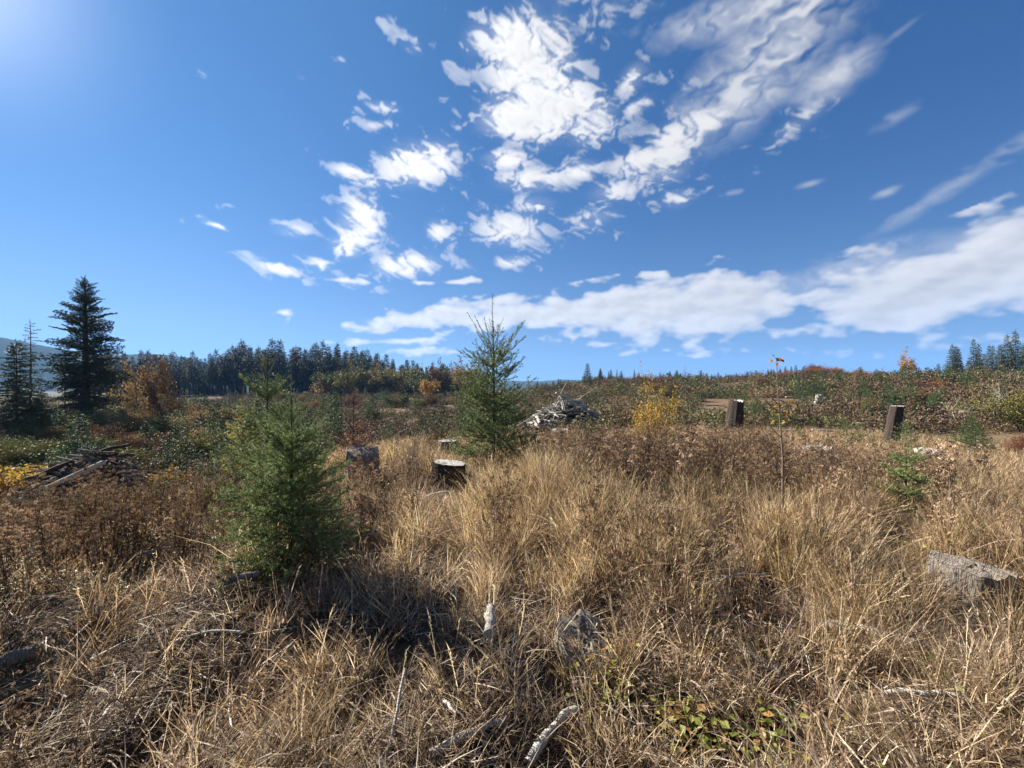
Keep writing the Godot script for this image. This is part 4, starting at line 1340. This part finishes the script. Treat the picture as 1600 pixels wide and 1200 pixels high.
	for s in [[3.0, 5.8, 1.0, "dead forked stem standing in the brown weeds below the black stump"], [-1.95, 5.1, 0.75, "dark dead stem in the grass between the nearest fir and the flat topped stump"], [-2.15, 6.3, 0.8, "leaning dead twig stem beside the split stump"], [2.45, 6.6, 0.85, "broken dead stem leaning in the weeds near the yellow birch"]]:
		var b := MB.new()
		limb(b, MB.new(), Vector3(0, -0.1, 0), Vector3(rf(-0.25, 0.25), 1, rf(-0.1, 0.1)).normalized(), 1.05, 0.009, 1, bare)
		var p := part(self, "dead_sapling", b.mesh(M.twig), null, Transform3D(Basis().scaled(Vector3(s[2], s[2], s[2])), at(s[0], s[1])))
		tag(p, s[3], "sapling")

# ---------------------------------------------------------------- sticks and broken wood on the ground
func debris() -> void:
	rng.seed = 90
	var L := [["stick", "white weathered stick lying in the short grass near the camera", 0.19, 1.93, 0.10, -0.5, 0.34, 0.024, 0.017, "wood_white"],
		["split_wood", "split grey branch end with a dark underside near the camera", -0.20, 1.88, 0.08, 0.45, 0.36, 0.026, 0.014, "wood_grey"],
		["stick", "thin pale twig standing up from the thatch at the bottom of the view", -0.53, 1.86, 0.14, 0.2, 0.42, 0.010, 0.006, "wood_grey"],
		["stick", "short pale broken stub in the thatch before the half buried stump", -0.13, 2.42, 0.16, 0.3, 0.22, 0.030, 0.024, "wood_grey"],
		["log", "dark log end with a pale top edge at the side of the view", -2.72, 2.12, 0.05, 0.9, 0.34, 0.045, 0.04, "wood_dull"],
		["log", "grey rotten log sunk in the green grass below the straw", 1.22, 2.55, 0.03, -0.9, 0.8, 0.035, 0.028, "wood_dull"],
		["log", "short grey log under the straw in front of the stepped stump", 2.15, 2.45, 0.10, -0.8, 0.6, 0.035, 0.03, "wood_grey"],
		["stick", "pale stick lying under grass at the corner of the view", 2.0, 1.95, 0.05, -0.45, 0.4, 0.016, 0.01, "wood_grey"],
		["stick", "white stick lying level in the trampled grass beyond the fir's shadow", -1.4, 4.1, 0.12, 0.1, 0.42, 0.016, 0.012, "wood_white"],
		["stick", "white stick beneath the flat topped stump", -0.98, 5.6, 0.16, 0.05, 0.4, 0.025, 0.02, "wood_white"],
		["stick", "long thin stick lying on the matted grass far from the fir", -1.75, 2.35, 0.10, 0.05, 0.4, 0.007, 0.006, "wood_white"],
		["stick", "pale stick in the weeds beyond the nearest fir", -3.2, 3.7, 0.16, 0.12, 0.7, 0.014, 0.01, "wood_grey"],
		["stick", "dark stick end in a hollow of the weeds", -1.9, 2.9, 0.12, 0.2, 0.22, 0.022, 0.02, "wood_dull"],
		["stick", "small pale chip of wood on the thatch", -0.3, 1.98, 0.09, -1.0, 0.14, 0.010, 0.005, "wood_white"],
		["stick", "small grey stick in the straw on the mound", 1.35, 3.9, 0.3, -0.5, 0.5, 0.01, 0.006, "wood_grey"],
		["stick", "curved grey stick under the golden straw", 1.6, 2.95, 0.22, 0.25, 0.55, 0.010, 0.006, "wood_grey"]]
	var k := 0
	for s in L:
		var m := log_mesh(s[6], s[7], s[8], 0.07, 10, 0.5, 200 + k)
		fallen(s[0], s[1], "stick" if s[0] != "log" else "log", at(s[2], s[3], s[4]), Vector3(cos(s[5]), rf(0.02, 0.25) if k != 2 else 1.2, -sin(s[5])) if s[0] != "stick" or k > 3 else Vector3(cos(s[5] + 1.3), 0.15 if k != 2 else 0.9, -sin(s[5] + 1.3)), m, M[s[9]])
		k += 1

# ---------------------------------------------------------------- grass, weeds and ground cover
func straw_tuft(count: int, spread: float, h0: float, h1: float, width: float, lean: float, curve: float, heads: float, cols: Array) -> ArrayMesh:
	var b := MB.new()
	var sweep := rf(0, TAU)
	for k in count:
		var a := rf(0, TAU)
		var q := spread * sqrt(rng.randf())
		var p := Vector3(cos(a) * q, -0.03, sin(a) * q)
		var l := rf(h0, h1)
		var w := rf(0, TAU)
		if rng.randf() < 0.5: w = sweep + rf(-0.7, 0.7)
		var out := Vector3(cos(w), 0, sin(w))
		var ln := lean * rf(0.2, 1.3)
		var dir := (Vector3.UP + out * ln).normalized()
		var bend := (out * rf(0.3, 1.0) + Vector3.DOWN * rf(0.1, 0.7)) * curve * rf(0.3, 1.3)
		var side := dir.cross(Vector3(rf(-1, 1), rf(-0.3, 0.3), rf(-1, 1))).normalized()
		var c: Color = cols[rng.randi() % cols.size()]
		c = c * rf(0.75, 1.2)
		b.blade(p, dir, side, l, width * rf(0.7, 1.3), bend, 3, c, c * 1.08)
		if rng.randf() < heads:
			var tip := p + dir * l + bend * l
			var d := (dir + bend * 2.0).normalized()
			for s in 5:
				var sd := (d * rf(0.4, 1.0) + Vector3(rf(-1, 1), rf(-0.6, 0.6), rf(-1, 1)) * 0.45).normalized()
				b.tri(tip - d * 0.02 * s, tip - d * 0.02 * s + side * width * 1.2, tip - d * 0.02 * s + sd * rf(0.02, 0.045), c * 0.8)
	return b.mesh(M.straw)

func mat_tuft(count: int, spread: float, l0: float, l1: float, width: float, cols: Array) -> ArrayMesh:   # dead blades lying over each other
	var b := MB.new()
	var sweep := rf(0, TAU)
	for k in count:
		var a := rf(0, TAU)
		var q := spread * sqrt(rng.randf())
		var y := rf(-0.01, 0.15) * (1.0 - 0.7 * q / spread)
		var w := sweep + rf(-1.2, 1.2) if rng.randf() < 0.65 else rf(0, TAU)
		var dir := Vector3(cos(w), rf(-0.05, 0.6), sin(w)).normalized()
		var side := dir.cross(Vector3.UP + Vector3(rf(-0.8, 0.8), 0, rf(-0.8, 0.8))).normalized()
		var c: Color = cols[rng.randi() % cols.size()]
		c = c * rf(0.65, 1.25)
		b.blade(Vector3(cos(a) * q, y, sin(a) * q), dir, side, rf(l0, l1), width * rf(0.6, 1.3), Vector3(rf(-0.3, 0.3), rf(-0.7, 0.0), rf(-0.3, 0.3)), 3, c, c)
	return b.mesh(M.straw)

func weed(h: float, stems: int, col: Color, head: Color) -> ArrayMesh:   # dead forb: stalks, curled leaves and clustered seed heads
	var b := MB.new()
	for s in stems:
		var a := rf(0, TAU)
		var base := Vector3(cos(a), 0, sin(a)) * rf(0.0, 0.07)
		var top := base + Vector3(rf(-0.12, 0.12), h * rf(0.75, 1.05), rf(-0.12, 0.12))
		var mid := base.lerp(top, 0.5) + Vector3(rf(-0.03, 0.03), 0, rf(-0.03, 0.03))
		b.tube(PackedVector3Array([base - Vector3(0, 0.05, 0), mid, top]), PackedFloat32Array([0.0035, 0.0028, 0.0015]), 3, col, col, false, false)
		for k in 9:           # curled dead leaves
			var t := rf(0.12, 0.85)
			var p := base.lerp(top, t)
			var w := rf(0, TAU)
			var d := Vector3(cos(w), rf(-0.9, 0.5), sin(w)).normalized()
			var sd := d.cross(Vector3(rf(-1, 1), rf(-1, 1), rf(-1, 1))).normalized() * rf(0.006, 0.014)
			var l := rf(0.025, 0.07)
			var c := col.lerp(head, rng.randf()) * rf(0.7, 1.3)
			b.quad(p, p + d * l * 0.5 + sd, p + d * l + Vector3(0, -0.012, 0), p + d * l * 0.5 - sd, c)
		for k in 7:           # branches with seed heads
			var t := rf(0.55, 1.0)
			var p := base.lerp(top, t)
			var w := rf(0, TAU)
			var e := p + Vector3(cos(w) * 0.7, rf(0.7, 1.3), sin(w) * 0.7).normalized() * rf(0.05, 0.16)
			var sd := (e - p).cross(Vector3(0.3, 0.2, 1)).normalized() * 0.0012
			b.quad(p - sd, p + sd, e + sd, e - sd, col)
			for n in 5:
				var c := head * rf(0.6, 1.3)
				var q := e + Vector3(rf(-1, 1), rf(-0.7, 0.7), rf(-1, 1)) * 0.018
				var r := rf(0.005, 0.011)
				b.tri(q + Vector3(r, 0, 0), q + Vector3(-r * 0.5, r, r * 0.8), q + Vector3(-r * 0.5, -r * 0.6, -r * 0.8), c)
				b.tri(q + Vector3(0, r, -r * 0.5), q + Vector3(r * 0.8, -r, 0), q + Vector3(-r * 0.8, -r * 0.3, r), c)
	return b.mesh(M.weed)

func cover_patch(count: int, spread: float, size: float, cols: Array) -> ArrayMesh:   # low leafy ground cover
	var b := MB.new()
	for k in count:
		var a := rf(0, TAU)
		var q := spread * sqrt(rng.randf())
		var p := Vector3(cos(a) * q, rf(0.01, 0.09), sin(a) * q)
		var w := rf(0, TAU)
		var u := Vector3(cos(w), rf(-0.3, 0.5), sin(w)).normalized()
		var sd := u.cross(Vector3.UP + Vector3(rf(-0.6, 0.6), 0, rf(-0.6, 0.6))).normalized()
		var s := size * rf(0.5, 1.3)
		var c: Color = cols[rng.randi() % cols.size()]
		b.quad(p, p + u * s * 0.5 + sd * s * 0.4, p + u * s - Vector3(0, s * 0.2, 0), p + u * s * 0.5 - sd * s * 0.4, c * rf(0.7, 1.3))
	return b.mesh(M.green)

func grasses() -> void:
	rng.seed = 123
	var gold := [Color(0.66, 0.50, 0.31), Color(0.54, 0.385, 0.23), Color(0.36, 0.24, 0.14), Color(0.82, 0.69, 0.49), Color(0.20, 0.135, 0.085), Color(0.10, 0.07, 0.048)]
	var dull := [Color(0.38, 0.28, 0.185), Color(0.50, 0.39, 0.27), Color(0.22, 0.155, 0.105), Color(0.10, 0.072, 0.05), Color(0.70, 0.59, 0.44)]
	var tall := []
	var flat := []
	var weeds := []
	var cover := []
	var wide := []
	for k in 5:
		tall.append(straw_tuft(40, 0.075, 0.30, 0.68, 0.0056, 0.26 if k < 3 else 0.6, 0.24 if k < 3 else 0.5, 0.35, gold))
	for k in 5:
		flat.append(mat_tuft(60, 0.18, 0.06, 0.24, 0.0048, dull))
	for k in 5:
		weeds.append(weed(rf(0.6, 0.9), 3 + k % 2, Color(0.16, 0.105, 0.07) * (0.5 if k % 2 else 1.0), Color(0.34, 0.235, 0.15) * (0.5 if k % 2 else 1.0)))
	for k in 3:
		cover.append(cover_patch(60, 0.16, 0.032, [Color(0.085, 0.11, 0.03), Color(0.13, 0.15, 0.045), Color(0.19, 0.18, 0.06), Color(0.14, 0.09, 0.045)]))
	var short := []
	for k in 4:
		short.append(straw_tuft(30, 0.08, 0.12, 0.34, 0.0048, 0.5, 0.35, 0.25, dull))
	for k in 4:
		wide.append(straw_tuft(48, 0.30, 0.20, 0.46, 0.010, 0.30, 0.25, 0.3, gold))
	var W := {}
	var T := {}
	for key in ["tall", "flat", "weeds", "cover", "wide", "short"]:
		W[key] = [[], [], [], [], []]
		T[key] = [[], [], [], [], []]
	var p1 := FastNoiseLite.new()
	p1.seed = 55
	p1.frequency = 0.35
	p1.fractal_octaves = 3
	var p2 := FastNoiseLite.new()
	p2.seed = 56
	p2.frequency = 0.9
	p2.fractal_octaves = 2
	var p3 := FastNoiseLite.new()
	p3.seed = 57
	p3.frequency = 1.5
	p3.fractal_octaves = 2
	var drop := func(key: String, n: int, x: float, z: float, s: float, lean: float, tint: Color) -> void:
		var i := rng.randi() % n
		W[key][i].append(upright(x, z, s, lean))
		T[key][i].append(tint)
	# near and middle field
	for k in 86000:
		var az := rf(-1.5, 1.5)
		var r := sqrt(rf(0.8, 13.5 * 13.5))
		if r > 5.0 and rng.randf() > 1.25 - r * 0.06:
			continue
		var x := r * sin(az)
		var d := r * cos(az)
		var a := p1.get_noise_2d(x, d)
		var b := p2.get_noise_2d(x, d)
		# bare gaps between the clumps
		var gap := p3.get_noise_2d(x, d)
		if gap < -0.10 and rng.randf() < 0.9 * (1.0 - smoothstep(6.0, 10.0, r)):
			continue
		# where the dark weeds stand
		var weedy := smoothstep(-2.0, -3.0, x + 0.3 * (d - 4.0)) * smoothstep(2.8, 3.8, d)
		weedy = maxf(weedy, 0.9 * smoothstep(-0.7, -1.5, x) * smoothstep(-0.15, 0.25, a))
		weedy = maxf(weedy, smoothstep(0.6, 1.4, x) * (1.0 - smoothstep(4.6, 6.2, x)) * smoothstep(4.3, 5.2, d) * (1.0 - smoothstep(8.5, 10.5, d)))
		weedy = maxf(weedy, 0.35 * smoothstep(0.0, 0.3, a))
		# where the straw stands tall
		var tallness := 0.0
		tallness = smoothstep(2.0, 3.2, r) * (0.42 + 0.8 * a + 0.7 * b)
		tallness += 0.9 * exp(-pow((x - 0.6) / 0.9, 2.0) - pow((d - 4.2) / 1.3, 2.0))
		tallness += 0.8 * smoothstep(1.4, 2.4, x) * smoothstep(1.8, 2.6, d) * (1.0 - smoothstep(5.0, 8.0, d))
		tallness -= 0.6 * weedy
		tallness -= 0.85 * smoothstep(-0.9, -1.5, x) * (1.0 - smoothstep(5.0, 8.0, d))
		var cleared := maxf(exp(-pow((x + 1.05) / 0.9, 2.0) - pow((d - 2.9) / 0.6, 2.0)), exp(-pow((x + 0.95) / 0.4, 2.0) - pow((d - 5.7) / 0.7, 2.0)))
		tallness -= 1.2 * cleared
		weedy -= 1.2 * cleared
		weedy *= smoothstep(1.5, 2.4, r)
		if d < 2.7 and x > -0.9 and x < 2.4:
			tallness -= 0.25
		# keep the two nearest stumps from being swallowed
		if Vector2(x - 0.46, d - 2.5).length() < 0.13 or Vector2(x - 3.42, d - 3.05).length() < 0.28:
			continue
		var tone := 0.92 + 0.4 * a + rf(-0.22, 0.22)
		var roll := rng.randf()
		var rust := smoothstep(-0.6, -1.4, x) * (0.6 + 0.8 * b)
		var shortness := lerpf(0.32, 1.0, smoothstep(1.3, 4.0, r))
		if absf(x - 1.10 * d) < 0.24 and d > 2.1 and d < 3.0 or absf(x + 0.155 * d) < 0.3 and d > 4.2 and d < 6.3 or absf(x - 0.956 * d) < 0.35 and d > 3.0 and d < 4.6:
			shortness *= 0.5
		if roll < 0.36 * clampf(tallness, 0.02, 1.2):
			drop.call("tall", 5, x, -d, rf(0.7, 1.08) * shortness, 0.22, Color(tone, tone * rf(0.93, 1.03), tone * rf(0.82, 1.05)))
		elif roll < 0.36 * clampf(tallness, 0.02, 1.2) + 0.20 * weedy:
			drop.call("weeds", 5, x, -d, rf(0.65, 1.1) * shortness * lerpf(1.0, 0.55, smoothstep(-1.5, -2.5, x) * smoothstep(4.5, 6.5, d)), 0.15, Color(1, 1, 1) * rf(0.7, 1.5))
		elif roll > 0.50 and r < 9.0:
			if b > 0.3 and x > 0.9 and d < 3.4 and rng.randf() < 0.25:
				drop.call("cover", 3, x, -d, rf(0.7, 1.3), 0.2, Color(1, 1, 1) * rf(0.75, 1.15))
			elif weedy > 0.3 and b > 0.15 and rng.randf() < 0.6:
				drop.call("cover", 3, x, -d, rf(0.9, 1.6), 0.2, Color(1.5, 1.35, 1.0))
			elif rng.randf() < 0.55 + 0.6 * b:
				drop.call("short", 4, x, -d, rf(0.7, 1.25), 0.3, Color(tone * (1.0 - 0.28 * rust), tone * (0.95 - 0.36 * rust), tone * rf(0.8, 1.0) * (1.0 - 0.42 * rust)))
			else:
				drop.call("flat", 5, x, -d, rf(0.7, 1.3), 0.3, Color(tone * (1.0 - 0.25 * rust), tone * (0.97 - 0.32 * rust), tone * rf(0.85, 1.1) * (1.0 - 0.36 * rust)))
	for q in [[0.44, 2.27], [0.30, 2.33], [0.62, 2.36], [0.56, 2.22], [0.40, 2.42], [0.70, 2.50], [0.24, 2.52]]:
		drop.call("tall", 5, q[0], -q[1], rf(0.4, 0.6), 0.5, Color(1, 0.96, 0.9))
	# the open field farther out
	for k in 26000:
		var az := rf(-1.1, 1.1)
		var r := sqrt(rf(81.0, 38.0 * 38.0))
		var x := r * sin(az)
		var d := r * cos(az)
		var a := p1.get_noise_2d(x * 0.6, d * 0.6)
		if a < -0.25 or (r > 26.0 and rng.randf() < (r - 26.0) / 12.0 + 0.2):
			continue
		if x < -4.0 and rng.randf() < 0.55:
			continue
		if Vector2(x - 4.4, d - 33.0).length() < 3.6 or Vector2(x + 12.6, d - 12.4).length() < 1.7:
			continue
		var tone := 0.95 + 0.3 * a + rf(-0.15, 0.15)
		if x < 0.0: tone *= 0.8
		drop.call("wide", 4, x, -d, rf(0.7, 1.25), 0.2, Color(tone, tone * rf(0.94, 1.0), tone * rf(0.85, 1.0)))
	var names := {"tall": ["grass", tall, "tall dry golden straw standing in the field"], "flat": ["dead_grass", flat, "matted dead grass lying over the ground"], "short": ["short_grass", short, "short upright dead grass among the matted blades"], "weeds": ["weeds", weeds, "dead brown weeds with seed heads"],
		"cover": ["ground_cover", cover, "low green leaves creeping through the dead grass"], "wide": ["field_grass", wide, "dry pale grass of the open field"]}
	for key in names:
		for i in names[key][1].size():
			scatter(names[key][0], names[key][1][i], W[key][i], T[key][i], names[key][2], "grass" if key != "weeds" else "weeds")
	# litter of twigs and chips between the blades
	var tw := MB.new()
	for k in 2600:
		var az := rf(-1.1, 1.1)
		var r := sqrt(rf(1.2, 64.0))
		var x := r * sin(az)
		var z := -r * cos(az)
		var p := Vector3(x, ground(x, z) + rf(0.03, 0.13), z)
		var w := rf(0, TAU)
		var dir := Vector3(cos(w), rf(-0.15, 0.3), sin(w)).normalized()
		var g := rf(0.12, 0.55)
		tw.blade(p, dir, dir.cross(Vector3.UP).normalized(), rf(0.05, 0.3), rf(0.003, 0.009), Vector3(rf(-0.3, 0.3), 0, rf(-0.3, 0.3)), 2, Color(g, g * 0.88, g * 0.72), Color(g, g * 0.9, g * 0.75))
	tag(part(self, "twig_litter", tw.mesh(M.twig)), "litter of dry twigs and chips between the blades", "litter", "", "stuff")
